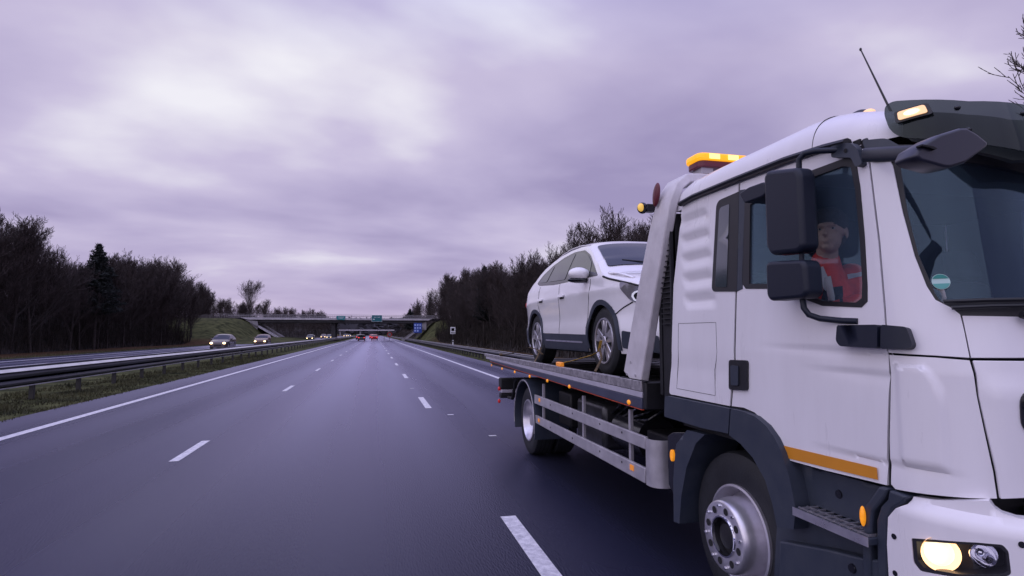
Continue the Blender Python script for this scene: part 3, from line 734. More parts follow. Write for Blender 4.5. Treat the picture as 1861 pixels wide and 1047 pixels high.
# --- wheels
def truck_wheel(x, y, r, sgn, dual=False, name='wheel', outp=.10):
    """x = outer tyre face; sgn -1: outside looks to -X"""
    def q(prof, nm, m, par, seg=56, sm=40): return MB().lathe(prof, (x, y, r), 'x', seg, sign=sgn).mk(nm, m, par, smooth=sm)
    w = MB().lathe([(-.27, .30), (-.27, r-.05), (-.25, r-.012), (-.22, r), (-.05, r), (-.02, r-.012), (-.002, r-.05), (0, r-.11), (-.006, r-.17), (-.012, .285), (-.05, .27)], (x, y, r), 'x', 64, sign=sgn).mk(name, 'rubber', truck, smooth=30)
    # grooves
    for a in (-.19, -.135, -.08): MB().lathe([(a-.006, r+.0012), (a+.006, r+.0012)], (x, y, r), 'x', 48, sign=sgn).mk('tread_groove', 'seam', w)
    if dual:
        rim = q([(-.012, .285), (.002, .282), (.004, .265), (-.03, .250), (-.14, .235), (-.18, .21), (-.19, .10), (-.10, .095), (-.09, 0)], 'rim', 'rim', w)
        q([(-.10, .085), (-.04, .075), (-.03, 0)], 'hub', 'steel', rim)
        hx, hr, nh = -.185, .165, 8
    else:
        rim = q([(-.012, .285), (.004, .285), (.008, .272), (-.004, .262), (-.05, .252), (-.09, .245), (-.045, .215), (.02, .215), (.06, .208), (outp-.008, .202), (outp, .196), (outp+.004, .188), (outp, .115), (outp-.012, .108)], 'rim', 'rim', w)
        q([(outp-.012, .110), (outp-.045, .104), (outp-.05, .075), (outp-.02, .068), (outp-.016, .055), (outp-.016, 0)], 'hub', 'chassis', rim)
        q([(outp-.002, .1175), (outp+.008, .114), (outp+.008, .106), (outp-.01, .103)], 'hub_ring', 'chrome', rim)
        hx, hr, nh = .0, .20, 8
    for k in range(nh):
        t = 2*math.pi*(k+.3)/nh
        if dual: c_, rr, nx = (x+sgn*(hx+.004), y+hr*math.cos(t), r+hr*math.sin(t)), .024, 0
        else: c_, rr, nx = (x+sgn*(outp+.0048), y+.152*math.cos(t), r+.152*math.sin(t)), .021, 0
        MB().lathe([(0, .0), (0.0, rr)], c_, 'x', 14, sign=sgn).mk('vent_hole', 'seam', rim)
    if not dual:
        for k in range(8):
            t = 2*math.pi*(k+.8)/8
            MB().lathe([(.0, .010), (.012, .009), (.014, 0)], (x+sgn*(outp+.004), y+.170*math.cos(t), r+.170*math.sin(t)), 'x', 6, sign=sgn).mk('wheel_nut', 'chrome', rim)
    return w
FWY, RWY = 3.09, 7.86
truck_wheel(2.10, FWY, .475, -1); truck_wheel(2*MX-2.10, FWY, .475, 1)
truck_wheel(2.10, RWY, .46, -1, True); truck_wheel(2*MX-2.10, RWY, .46, 1, True)
for s_ in (0, 1):
    x0 = 2.40 if not s_ else 2*MX-2.66
    MB().lathe([(-.0, .25), (0, .44), (.02, .46), (.24, .46), (.26, .44), (.26, .25)], (x0, RWY, .46), 'x', 40).mk('inner_wheel', 'rubber', truck)
# inner wheel housing of the front axle
ih = MB(); seg = 20; v = []; 
for x in (2.13, 2.62):
    for k in range(seg+1):
        t = math.pi*k/seg; v.append((x, FWY-.58*math.cos(t), .52+.60*math.sin(t)))
ih.add(v, [(k, k+1, k+seg+2, k+seg+1) for k in range(seg)]).add([(2.62, FWY-.58, .4), (2.62, FWY+.58, .4), (2.62, FWY+.58, 1.12), (2.62, FWY-.58, 1.12)], [(0, 1, 2, 3)])
o = ih.mk('wheel_housing', 'chassis', truck); o.scale = (1, 1, 1)
# --- chassis
for x in (2.78, 3.62): MB().box(x, x+.08, 2.2, 9.6, .72, .98).mk('frame_rail', 'chassis', truck, bevel=.008)
for y in (3.9, 5.2, 6.6, 8.8): MB().box(2.86, 3.62, y, y+.08, .78, .94).mk('cross_member', 'chassis', truck)
MB().tube([(2.3, FWY, .475), (4.2, FWY, .475)], .06, 12).mk('front_axle', 'chassis', truck)
MB().tube([(2.4, RWY, .46), (4.1, RWY, .46)], .07, 12).mk('rear_axle', 'chassis', truck)
MB().ell((MX, RWY, .46), (.2, .22, .2)).mk('differential', 'chassis', truck)
MB().tube([(MX, 3.3, .7), (MX, RWY, .52)], .05, 10).mk('drive_shaft', 'chassis', truck)
MB().box(2.4, 4.1, 2.1, 3.5, .55, 1.05).mk('engine', 'chassis', truck, bevel=.04)
# tanks between the guards
tk = MB().tube([(2.45, 4.75, .72), (2.45, 5.35, .72)], .19, 24).mk('air_tank', mat('black_tank', (.02, .02, .026), .2), truck)
MB().box(2.25, 2.70, 5.5, 6.3, .48, .94).mk('fuel_tank', mat('dull_tank', (.08, .08, .09), .35, metal=.6, var=.3), truck, bevel=.05, seg=3)
MB().box(2.28, 2.70, 4.15, 4.62, .50, .84).mk('battery_box', 'chassis', truck, bevel=.02)
MB().box(2.25, 2.55, 6.5, 6.95, .55, .95).mk('tool_box', 'chassis', truck, bevel=.02)
hs = MB()
for k in range(5):
    y = 4.5+k*.12; hs.tube([(2.40, y, 1.02), (2.30, y+.1, .92+.03*k), (2.34, y+.5, .86), (2.5, y+.9, .95)], .013, 8)
hs.mk('hose', 'gloss', truck)
# --- side guard
def rail4(pa, pb, X=XS, th=.04):
    a = [onX(*p, X) for p in pa]; b = [onX(*p, X) for p in pb]
    return [(X, a[0].y, a[0].z), (X, a[1].y, a[1].z), (X, b[0].y, b[0].z), (X, b[1].y, b[1].z)]
def hbar(name, l0, l1, r0, r1, m, X=XS, th=.03, bev=.006, par=None):
    a, b, c, d = onX(*l0, X), onX(*l1, X), onX(*r1, X), onX(*r0, X)
    return MB().prism([(q.y, q.z) for q in (a, b, c, d)], lambda y, z, e_: (X+e_, y, z), 0, th).mk(name, m, par or truck, bevel=bev)
hbar('side_guard_rail', (971, 717), (971, 733), (1172, 794), (1172, 817), 'steel')
hbar('side_guard_rail', (972, 754), (972, 768), (1172, 851), (1172, 879), 'steel')
def flSg(u, z):
    y0 = onX(1173, 800, XS).y; r = .10
    if u < r*1.571: t = u/r; return Vector((XS+r-r*math.cos(t), y0-.05-r*math.sin(t), z)) if u > 0 else Vector((XS, y0-.05-u, z))
    return Vector((XS+r+u-r*1.571, y0-.05-r, z))
g0 = inv(flSg, 1173, 796, (-.02, .8)); g1 = inv(flSg, 1173, 880, (-.02, .6))
panel('side_guard_end', [(-.05, g0[1]), (.22, g0[1]+.0), (.22, g1[1]), (-.05, g1[1])], flSg, 'steel', truck, g=.03, thick=.006, bevel=.001)
for px in ((987, 705, 790), (1060, 745, 830), (1145, 770, 858)):
    a = onX(px[0], px[1], XS+.04); b = onX(px[0], px[2], XS+.04); z0, z1 = b.z, a.z+.1
    MB().box(XS+.035, XS+.06, a.y-.02, a.y+.02, .50, 1.02).mk('side_guard_post', 'steel', truck)
for c_ in ((980, 727), (979, 764), (1148, 850)):
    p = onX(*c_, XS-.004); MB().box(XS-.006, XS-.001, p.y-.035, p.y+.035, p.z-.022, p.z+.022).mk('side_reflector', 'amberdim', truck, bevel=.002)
# --- rear mudguard, flap and underrun
mg = MB(); seg = 22; v = []
for x, rr in ((2.04, .53), (2.04, .565), (2.50, .565), (2.50, .53)):
    for k in range(seg+1):
        t = R(-18) + R(216)*k/seg; v.append((x, RWY-rr*math.cos(t), .46+rr*math.sin(t)))
n = seg+1
mg.add(v, [(a*n+k, a*n+k+1, ((a+1) % 4)*n+k+1, ((a+1) % 4)*n+k) for a in range(4) for k in range(seg)] + [(0, n, 2*n, 3*n), (seg, n+seg, 2*n+seg, 3*n+seg)])
mgo = mg.mk('rear_mudguard', 'plastic', truck, smooth=30)
MB().tube([(2.035, RWY-.55*math.cos(R(-10)+R(200)*k/20), .46+.55*math.sin(R(-10)+R(200)*k/20)) for k in range(21)], .006, 6).mk('mudguard_trim', 'steel', mgo)
MB().box(2.06, 2.50, RWY+.56, RWY+.575, .28, .62).mk('mud_flap', 'chassis', truck)
MB().box(2.04, 2*MX-2.04, 9.35, 9.55, .75, .92).mk('rear_beam', 'chassis', truck, bevel=.01)
MB().box(2.04, 2*MX-2.04, 9.36, 9.50, .60, .675).mk('underrun_bar', 'chassis', truck, bevel=.01)
MB().box(2.05, 2*MX-2.05, 9.36, 9.52, .685, .74).mk('underrun_stripe', 'greystripe', truck, bevel=.01)
MB().tube([(2.10, 8.6, .95), (2.09, 8.75, .66), (2.15, 9.3, .62)], .025, 8).mk('rear_bracket', 'chassis', truck)
for c_ in ((888, 698), (889, 719)):
    p = onX(*c_, 2.03); MB().ell((2.03, 9.45, p.z+.0), (.025, .035, .035), 12, 8).mk('rear_lamp', 'redlens', truck)
for pxb in (1000, 1040, 1090, 1130):
    for yy in (lambda t: (717+77*t+8, 754+97*t+9))((pxb-971)/201.): p = onX(pxb, yy, XS-.002); MB().ell(p, (.004, .010, .010), 8, 6).mk('guard_bolt', 'chassis', truck)
# --- tilting flatbed (outer rail in layers)
XB = 2.02
z = lambda px, py: onX(px, py, XB).z
yF, yR = 4.17, 10.75
zt0, zt1 = 1.285, 1.28
bed = MB().box(XB+.03, 2*MX-XB-.03, yF+.01, 10.2, 1.10, 1.20).mk('flatbed', 'deck', truck, bevel=.005)
for sx_ in (0, 1):
    fx_ = (lambda x: x) if not sx_ else (lambda x: 2*MX-x)
    def strip(name, zf0, zf1, zr0, zr1, ye, m, x0, th, bev=.004):
        poly = [(yF, zf0), (ye, zr0), (ye-.0, zr1), (yF, zf1)]
        return MB().prism(poly, lambda a, b, d: (fx_(x0+d), a, b), 0, th).mk(name, m, truck, bevel=bev)
    strip('bed_side_rail', 1.205, 1.285, 1.235, 1.283, yR, 'galv', XB, .05)
    strip('bed_side_stripe', 1.155, 1.202, 1.195, 1.232, 10.6, 'greystripe', XB+.004, .04)
    strip('bed_side_panel', 1.070, 1.152, 1.165, 1.192, 10.25, 'bluepanel', XB+.002, .04)
    strip('bed_edge_line', 1.062, 1.068, 1.157, 1.163, 10.2, 'redline', XB+.004, .02, 0)
MB().box(XB+.01, 2*MX-XB-.01, yF-.06, yF-.003, 1.07, 1.28).mk('bed_front_plate', 'chassis', truck, bevel=.01)
for px, py in ((893, 664), (912, 670), (935, 676), (962, 684), (994, 692), (1034, 702.5), (1142, 731)):
    p = onX(px, py, XB-.004); MB().ell((XB-.0, p.y, p.z), (.012, .030, .020), 12, 8).mk('bed_marker_lamp', 'amberdim' if px < 900 else 'amber', truck)
for y in (5.2, 6.6): MB().box(XB-.001, XB+.003, y, y+.012, 1.10, 1.20)
for k in range(10): MB().box(2.12, 4.42, 4.5+k*.58, 4.53+k*.58, 1.201, 1.212).mk('deck_rib', 'deck', bed)
# --- headboard hoop
def hoop(side):
    f_ = (lambda p: Vector(p)) if side < 0 else mir
    prof = [((2.04, 4.39, 1.27), .158, .07), ((2.03, 4.235, 1.60), .150, .07), ((2.02, 4.05, 2.0), .138, .07), ((2.02, 3.87, 2.4), .125, .07), ((2.04, 3.80, 2.62), .11, .07), ((2.09, 3.80, 2.73), .10, .07), ((2.18, 3.84, 2.81), .10, .07), ((2.34, 3.90, 2.85), .10, .07), ((2.7, 3.92, 2.86), .10, .07), ((MX, 3.92, 2.86), .10, .07)]
    v = []; n = len(prof)
    for i, (p, w, d) in enumerate(prof):
        a = Vector(prof[max(0, i-1)][0]); b = Vector(prof[min(n-1, i+1)][0]); t = (b-a).normalized()
        wy = Vector((0, 1, 0)); wy = (wy - t*wy.dot(t)).normalized(); wx = t.cross(wy).normalized()*(1)
        c = Vector(p)
        for sa_, sb_ in ((-1, 0), (1, 0), (1, 1), (-1, 1)): v.append(f_(c+wy*w*sa_+wx*(-d)*sb_*(-1 if wx.x > 0 else 1)))
    f = [(i*4+k, i*4+(k+1) % 4, (i+1)*4+(k+1) % 4, (i+1)*4+k) for i in range(n-1) for k in range(4)] + [(0, 1, 2, 3), tuple((n-1)*4+k for k in range(4))]
    return MB().add(v, f).mk('headboard_post', mat('post_paint', (.60, .57, .60), .42, var=.1, vscale=6, bump=.05, bscale=30) if side < 0 else 'steel', truck, bevel=.012, seg=3, smooth=45)
hpost = hoop(-1); hoop(1)
for yy, zz in ((4.30, 1.32), (4.46, 1.32), (4.38, 1.42)): MB().lathe([(-.004, 0), (-.004, .010), (.004, .012)], (2.036, yy, zz), 'x', 10).mk('post_bolt', 'steel', truck)
MB().box(2.025, 2.05, 4.10, 4.58, 1.283, 1.292).mk('post_foot', 'chassis', truck)
MB().box(2.06, 2*MX-2.06, 4.02, 4.08, 2.0, 2.06).mk('headboard_bar', 'steel', truck)
MB().ell((2.02, 3.86, 2.68), (.02, .045, .09), 14, 10, Matrix.Rotation(R(18), 3, 'X')).mk('lamp_cover', 'maroon', truck)
wl = onX(1188, 379, 2.0)
wlo = MB().ell((1.975, 4.0, wl.z+.03), (.042, .036, .044), 18, 12).mk('work_lamp', 'gloss', truck)
MB().ell((1.952, 3.980, wl.z+.03), (.026, .020, .032), 16, 10).mk('work_lamp_lens', emat('work_lamp_yellow', (1, .62, .12), .45), wlo)
MB().box(2.00, 2.07, 3.97, 4.03, wl.z-.0, wl.z+.06).mk('lamp_bracket', 'black', truck, bevel=.005)
# louvred grid behind the cab
lg = MB()
gx = [onX(1235, 392, 2.12), onX(1210, 560, 2.12)]
for k in range(22):
    zz = 1.72+.038*k; lg.box(2.06, 2.10, 3.76, 3.90, zz, zz+.006)
lg.box(2.06, 2.10, 3.745, 3.76, 1.15, 2.56)
lg.mk('air_intake_grid', 'black', truck)
MB().box(2.085, 2.5, 3.745, 3.92, 1.15, 2.52).mk('air_intake_duct', 'chassis', truck)
MB().box(2.09, 2.14, 3.95, 3.99, 1.2, 2.4).mk('headboard_strut', 'chassis', truck)
MB().tube([(2.1, 3.98, 1.45), (2.6, 3.99, 1.45), (3.9, 3.99, 1.45)], .03, 10).mk('headboard_bar', 'steel', truck)
# --- amber light bar
lb = MB(); poly = fillet([(2.37, 3.83), (4.17, 3.83), (4.17, 4.03), (2.37, 4.03)], .06, 6)
lb0 = MB().prism(poly, lambda a, b, d: (a, b, d), 2.915, 2.965).mk('light_bar_base', MT['maroon'], truck, bevel=.008)
poly2 = fillet([(2.355, 3.815), (4.185, 3.815), (4.185, 4.045), (2.355, 4.045)], .07, 6)
lb1 = MB().prism(poly2, lambda a, b, d: (a, b, d), 2.965, 3.022).mk('beacon_lens', 'beacon', lb0, bevel=.018, seg=3)
for xx in (2.44, 2.60, 2.86, 3.5, 4.0): MB().box(xx, xx+.09, 3.809, 3.814, 2.972, 3.012).mk('beacon_flash', 'amberhot', lb0, bevel=.003)
MB().box(2.40, 2.5, 3.86, 3.98, 2.87, 2.925).mk('light_bar_bracket', 'steel', truck)
MB().box(4.04, 4.14, 3.86, 3.98, 2.87, 2.925).mk('light_bar_bracket', 'steel', truck)

# ================================================================ DRIVER
def remeshed(mb, name, m, par, vox, sm=2, it=3):
    o = mb.mk(name, m, par)
    md = o.modifiers.new('r', 'REMESH'); md.mode = 'VOXEL'; md.voxel_size = vox; md.use_smooth_shade = True
    s_ = o.modifiers.new('s', 'SMOOTH'); s_.factor = .5; s_.iterations = it
    return o
hdp = onX(1508, 424, 2.36)
person = tag(empty('person', (2.42, hdp.y+.22, 1.45)), 'driver in a red and orange jacket seated behind the truck door window', 'person')
B = MB(); hx, hy, hz_ = hdp
def limb(mb, pts, rr, seg=12):
    mb.tube(pts, rr, seg)
    for p, r_ in zip(pts, rr): mb.ell(p, (r_, r_, r_), 12, 8)
hd = Vector((hx, hy, hz_))
# head (looking ahead and a little to the outside): forward = -Y with slight -X
fwd = Vector((-.85, -.62, .06)).normalized(); rot = fwd.to_track_quat('Y', 'Z').to_matrix()
def H(x, y, z_): return hd + rot @ Vector((x, y, z_))
B.ell(H(0, -.015, .035), (.076, .096, .088), 20, 14, rot); B.ell(H(0, .022, -.035), (.060, .070, .075), 18, 12, rot)
B.ell(H(0, .062, -.085), (.030, .030, .024), 12, 8, rot)        # chin
B.ell(H(0, .094, -.012), (.013, .026, .026), 12, 8, rot); B.ell(H(0, .108, -.022), (.016, .014, .012), 10, 8, rot)   # nose
B.ell(H(0, .078, .028), (.050, .018, .012), 12, 8, rot)         # brow
B.ell(H(0, .088, -.054), (.024, .012, .006), 10, 6, rot); B.ell(H(0, .086, -.064), (.020, .012, .006), 10, 6, rot)  # lips
for s_ in (-1, 1):
    B.ell(H(s_*.078, -.012, -.005), (.008, .020, .032), 10, 8, rot)
    B.ell(H(s_*.036, .058, -.02), (.022, .022, .02), 10, 8, rot)
neck = Vector((hx+.02, hy+.05, hz_-.15)); chest = Vector((hx+.05, hy+.12, hz_-.36)); pel = Vector((hx+.05, hy+.22, 1.46))
limb(B, [hd+Vector((0, .02, -.05)), neck, chest, (chest+pel)/2, pel], [.052, .056, .12, .12, .13])
shL, shR = chest+Vector((-.19, .02, .14)), chest+Vector((.19, .0, .14))
swg = swc
hands = []
for s_, sh in ((-1, shL), (1, shR)):
    hnd = swg + sa*(s_*.19) + sb*(-.07*1) + Vector((0, .02, .02))
    elb = sh*.5+hnd*.5 + Vector((s_*.07, .04, -.17))
    limb(B, [chest+Vector((0, 0, .12)), sh, elb, hnd], [.06, .058, .045, .028])
    d = (hnd-elb).normalized(); pc = hnd + d*.045
    B.ell(pc, (.022, .048, .040), 12, 10, d.to_track_quat('Y', 'Z').to_matrix())
    rim_dir = sn
    for k in range(4):
        q0 = pc + d*.035 + Vector((0, 0, .026-.017*k)); ln = (.9, 1.05, 1.0, .8)[k]
        q1 = q0 + (d*.6+Vector((s_*-.15, 0, -.25)))*.035*ln; q2 = q1 + (Vector((s_*.1, -.3, -.85)))*.026*ln; q3 = q2 + (Vector((s_*.1, .8, -.4)))*.020*ln
        limb(B, [q0, q1, q2, q3], [.0095, .009, .0085, .0075], 8)
    t0 = pc + Vector((-s_*.018, .0, .02)); limb(B, [t0, t0+Vector((-s_*.022, -.020, .012)), t0+Vector((-s_*.026, -.045, .004))], [.012, .011, .009], 8)
    hands.append((sh, elb, hnd))
for s_ in (-1, 1):
    hip = pel+Vector((s_*.10, 0, 0)); kn = hip+Vector((s_*.04, -.44, .06)); an = kn+Vector((0, -.16, -.34)); 
    limb(B, [hip, kn, an, an+Vector((0, -.18, -.03))], [.085, .058, .042, .035])
body = remeshed(B, 'body', 'skin', person, .006, it=2)
# eyes
for s_ in (-1, 1):
    ey = MB().ell(H(s_*.031, .070, .010), (.011, .008, .006), 10, 8, rot).mk('eye', mat('eye_white', (.6, .58, .55), .2), person)
    MB().ell(H(s_*.031, .0775, .010), (.005, .0025, .005), 8, 6, rot).mk('iris', 'seam', ey)
    MB().ell(H(s_*.033, .082, .030), (.020, .005, .004), 8, 6, rot).mk('eyebrow', 'hair', person)
HR = MB().ell(H(0, -.020, .056), (.088, .104, .086), 18, 12, rot).ell(H(0, -.062, -.005), (.070, .052, .075), 16, 10, rot).ell(H(.0, .045, .100), (.066, .048, .032), 14, 8, rot).ell(H(-.02, .078, .088), (.045, .022, .022), 14, 8, rot)
remeshed(HR, 'hair', 'hair', person, .008, it=2)
J = MB()
limb(J, [neck+Vector((0, .01, .0)), chest, (chest+pel)/2, pel+Vector((0, 0, .04))], [.075, .155, .16, .17])
J.ell(chest+Vector((0, 0, .08)), (.23, .13, .12), 18, 12)
for sh, elb, hnd in hands: limb(J, [chest+Vector((0, 0, .10)), sh, elb, hnd-(hnd-elb)*.10], [.085, .080, .066, .046])
jk = remeshed(J, 'jacket', 'hivis', person, .010)
T_ = MB()
for s_ in (-1, 1):
    hip = pel+Vector((s_*.10, 0, 0)); kn = hip+Vector((s_*.04, -.44, .06)); an = kn+Vector((0, -.16, -.34)); limb(T_, [hip, kn, an], [.10, .075, .062])
remeshed(T_, 'trousers', 'trouser', person, .012)
sh, elb, hnd = hands[0]
def band(a, b, t, r_): 
    p = a*(1-t)+b*t; d = (b-a).normalized(); return [p-d*.022, p+d*.022], [r_, r_]
for a_, b_, t_, r_ in ((sh, elb, .45, .081), (elb, hnd, .35, .066)):
    P_, r2 = band(a_, b_, t_, r_); MB().tube(P_, r2, 20, cap=False).mk('reflective_band', 'reflective', jk, smooth=60)
MB().tube([chest+Vector((-.09, -.135, .12)), chest+Vector((-.10, -.165, .02)), chest+Vector((-.10, -.175, -.12))], .024, 8, sx=1, sy=.3).mk('reflective_band', 'reflective', jk)
dgr = bpy.context.evaluated_depsgraph_get(); dgr.update(); jke = jk.evaluated_get(dgr)
jloc = WO[jk.name]
def onjacket(name, quad, m, nu=7, nv=5):
    vs = []; ok = []
    for j in range(nv+1):
        for i in range(nu+1):
            a, b = i/nu, j/nv
            px = (quad[0][0]*(1-a)+quad[1][0]*a)*(1-b)+(quad[3][0]*(1-a)+quad[2][0]*a)*b
            py = (quad[0][1]*(1-a)+quad[1][1]*a)*(1-b)+(quad[3][1]*(1-a)+quad[2][1]*a)*b
            d = ray(px, py).normalized(); h, loc, nrm, _ = jke.ray_cast(CO-jloc, d)
            ok.append(h); vs.append((loc+jloc+nrm*.005) if h else Vector((0, 0, 0)))
    f = [(j*(nu+1)+i, j*(nu+1)+i+1, (j+1)*(nu+1)+i+1, (j+1)*(nu+1)+i) for j in range(nv) for i in range(nu)]
    f = [q for q in f if all(ok[k] for k in q)]
    us_ = sorted({k for q in f for k in q})
    if not f: return
    rm_ = {k: i for i, k in enumerate(us_)}
    mk(name, [vs[k] for k in us_], [tuple(rm_[k] for k in q) for q in f], m, jk)
onjacket('reflective_band', [(1482, 490), (1496, 484), (1512, 522), (1498, 530)], 'reflective')
onjacket('reflective_band', [(1538, 500), (1568, 494), (1568, 502), (1540, 508)], 'reflective')
onjacket('jacket_panel', [(1496, 524), (1530, 520), (1534, 560), (1490, 560)], 'trouser')
# ================================================================ CARS
def lerp(tab, x):
    if x <= tab[0][0]: return tab[0][1]
    for (a, b), (c, d) in zip(tab[:-1], tab[1:]):
        if x <= c: return b+(d-b)*(x-a)/(c-a)
    return tab[-1][1]
def rot_wheel(x, y, r, sgn, root, rimr, nspoke=5, w=.22, lod=2):
    t = MB().lathe([(-w, rimr), (-w, r-.03), (-w+.025, r), (-.03, r), (-.004, r-.03), (0, r-.06), (-.008, rimr)], (x, y, r), 'x', 44 if lod > 1 else 20, sign=sgn).mk('wheel', 'rubber', root, smooth=35)
    if lod < 1: return t
    rm = MB().lathe([(-.008, rimr+.004), (.003, rimr), (-.004, rimr-.018), (-.12, rimr-.03), (-.14, 0)], (x, y, r), 'x', 40 if lod > 1 else 20, sign=sgn).mk('rim', mat('rim_dark', (.12, .12, .13), .35, metal=.6) if 'rim_dark' not in bpy.data.materials else bpy.data.materials['rim_dark'], t)
    sp = MB()
    for k in range(nspoke):
        t0 = 2*math.pi*(k+.25)/nspoke
        for dt in ((-.19, .10), (.19, -.10)) if lod > 1 else ((0, 0),):
            c0, c1_ = t0+dt[0]*.2, t0+dt[0]
            pr = [(.02, -.030), (rimr-.008, -.034 if lod > 1 else -.05), (rimr-.008, .034 if lod > 1 else .05), (.02, .030)]
            sp.prism(pr, lambda a, b, d, c1_=c1_: (x+sgn*(-.006-d-.03*(1-a/rimr)*0), y+a*math.cos(c1_)-b*math.sin(c1_), r+a*math.sin(c1_)+b*math.cos(c1_)), 0, .035)
    sp.lathe([(-.02, .055), (.002, .05), (.006, 0)], (x, y, r), 'x', 20, sign=sgn)
    sp.mk('spokes', 'rim', rm, bevel=.006 if lod > 1 else 0)
    if lod > 1: MB().lathe([(-.008, rimr+.006), (.006, rimr+.002), (.004, rimr-.012), (-.01, rimr-.016)], (x, y, r), 'x', 48, sign=sgn).mk('rim_lip', 'rim', rm)
    return t
def car(name, sp, lod=2):
    global MX; old = MX; MX = 0
    root = empty(name, (0, 0, 0))
    Ln, Wd, fo, wb, wr = sp['L'], sp['W'], sp['fo'], sp['wb'], sp['wr']; belt = sp['belt']; zt = lambda s: lerp(sp['top'], s); zb = lambda s: sp.get('zb', .24)+(.04 if s < .3 or s > Ln-.3 else 0)
    def hw(s, z):
        b = Wd/2*(1-.24*max(0, 1-s/.80)**2.3-.16*max(0, 1-(Ln-s)/.8)**2.3)
        b -= .10*max(0, (.50-z)/.4)**2
        if z > belt: b -= (z-belt)*.34+max(0, z-belt)**2*.20
        b += .014*math.exp(-((z-(belt-.16))/.05)**2) - .016*math.exp(-((z-(belt-.42))/.12)**2)
        return b
    def rr(s): return .12 if zt(s) > belt+.25 else .085
    EX = 2.6
    def tz(x, s):
        r_ = rr(s); z0 = zt(s)-r_; w = hw(s, z0); q = min(1, abs(x)/w)
        return z0+(r_+.02)*(1-q**EX)**(1/EX)
    ns = 110 if lod > 1 else 34
    ss = sorted(set([Ln*i/ns for i in range(ns+1)] + [s for s, _ in sp['top']] + [.01, .03, .06, Ln-.01, Ln-.03]))
    NZ = 22 if lod > 1 else 10; NA = 10 if lod > 1 else 6
    v = []; row = []
    for s in ss:
        z0, z1 = zb(s), zt(s)-rr(s); ring = []
        for j in range(NZ+1): z_ = z0+(z1-z0)*j/NZ; ring.append((hw(s, z_), s, z_))
        w = hw(s, z1)
        for j in range(1, NA+1):
            x = w*math.cos(math.pi/2*j/NA)**.75; ring.append((x, s, tz(x, s)))
        row.append(ring)
    n = len(row[0])
    def cut(p):
        for wy in (fo, fo+wb):
            if (p[1]-wy)**2+(p[2]-wr)**2 < (wr+.055)**2 and p[2] < .95: return True
        return False
    f = []
    for ring in row: v += [Vector(p) for p in ring] + [Vector((-p[0], p[1], p[2])) for p in ring]
    m2 = 2*n
    for i in range(len(row)-1):
        for j in range(n-1):
            ctr = tuple(sum(q)/4 for q in zip(row[i][j], row[i+1][j], row[i+1][j+1], row[i][j+1]))
            if cut(ctr): continue
            a, b, c, d = i*m2+j, (i+1)*m2+j, (i+1)*m2+j+1, i*m2+j+1
            f.append((a, b, c, d)); f.append(tuple(q+n for q in (d, c, b, a)))
    for i in (0, len(row)-1):
        for j in range(n-1): f.append((i*m2+j, i*m2+j+1, i*m2+j+1+n, i*m2+j+n))
    body = mk('body', v, f, sp['paint'], root, smooth=40); fixn(body)
    # wheel wells / underbody
    ub = MB().box(-Wd*.36, Wd*.36, .25, Ln-.25, .20, .62)
    for wy in (fo, fo+wb):
        for s_ in (-1, 1):
            seg = 14; vv = [(s_*xx, wy-(wr+.06)*math.cos(math.pi*k/seg), wr+(wr+.06)*math.sin(math.pi*k/seg)) for xx in (Wd*.36, Wd/2-.05) for k in range(seg+1)]
            ub.add(vv, [(k, k+1, k+seg+2, k+seg+1) for k in range(seg)])
    ub.mk('underbody', 'dark', root)
    SS = lambda u, z: Vector((-hw(-u, z), -u, z))     # visible side is -X ; u = -s
    TS = lambda x, s: Vector((x, s, tz(x, s)))
    def side(nm, poly, m, off=.006, r=0, both=True, g=.12, **k):
        P = [(-s, z) for s, z in poly]
        if r: P = fillet(P, r, 4)
        return panel(nm, P, SS, m, k.pop('par', root), off=off, thick=.004+max(0, off*.5), g=g if lod > 1 else .35, bevel=0, mirror=True if both else None, **k)
    if sp.get('frame'): side('window_trim', sp['frame'], 'gloss', .004, .04)
    for w_ in sp['win']: side('side_window', w_, 'carglass', .008, .04)
    def top(nm, s0, s1, k0, k1, m):
        w0, w1 = hw(s0, zt(s0)-rr(s0))*k0, hw(s1, zt(s1)-rr(s1))*k1
        return panel(nm, fillet([(-w0, s0), (w0, s0), (w1, s1), (-w1, s1)], .05), TS, m, root, off=.011 if lod > 1 else .006, thick=.012, g=.05 if lod > 1 else .3, bevel=0)
    w0, w1 = sp['screen']; top('windscreen', w0, w1, .90, .88, 'carscreen')
    w0, w1 = sp['rearscreen']; top('rear_window', w0, w1, .88, .90, 'carglass')
    for wy in (fo, fo+wb):
        for s_ in (-1, 1):
            rot_wheel(s_*(Wd/2-.03), wy, wr, s_, root, wr*.66, lod=lod)
    for s_ in (-1, 1):
        mm = MB().ell((s_*(Wd/2+.09), sp['mir'], belt+.06), (*sp.get('mr', (.11, .07, .075)),), 16, 10).box(*sorted((s_*(Wd/2-.06), s_*(Wd/2+.05))), sp['mir']-.02, sp['mir']+.05, belt-.0, belt+.03)
        mm.mk('wing_mirror', sp['paint'], root)
    MX = old
    return root, side, top, hw, tz, zt
suv_top = [(0, .62), (.02, .76), (.06, .87), (.14, .95), (.3, 1.005), (.55, 1.055), (.80, 1.10), (.86, 1.13), (1.12, 1.30), (1.42, 1.475), (1.62, 1.57), (1.78, 1.62), (2.05, 1.655), (2.4, 1.665), (2.8, 1.635), (3.1, 1.585), (3.4, 1.51), (3.55, 1.44), (3.75, 1.29), (4.0, 1.14), (4.2, 1.05), (4.34, .96), (4.42, .84), (4.47, .6)]
suv_top = [(a, b if b < 1.15 else 1.15+(b-1.15)*.91) for a, b in suv_top]
def shf(l, d=-.37): return [(a+d, b if b < 1.15 else 1.15+(b-1.15)*.91) for a, b in l]
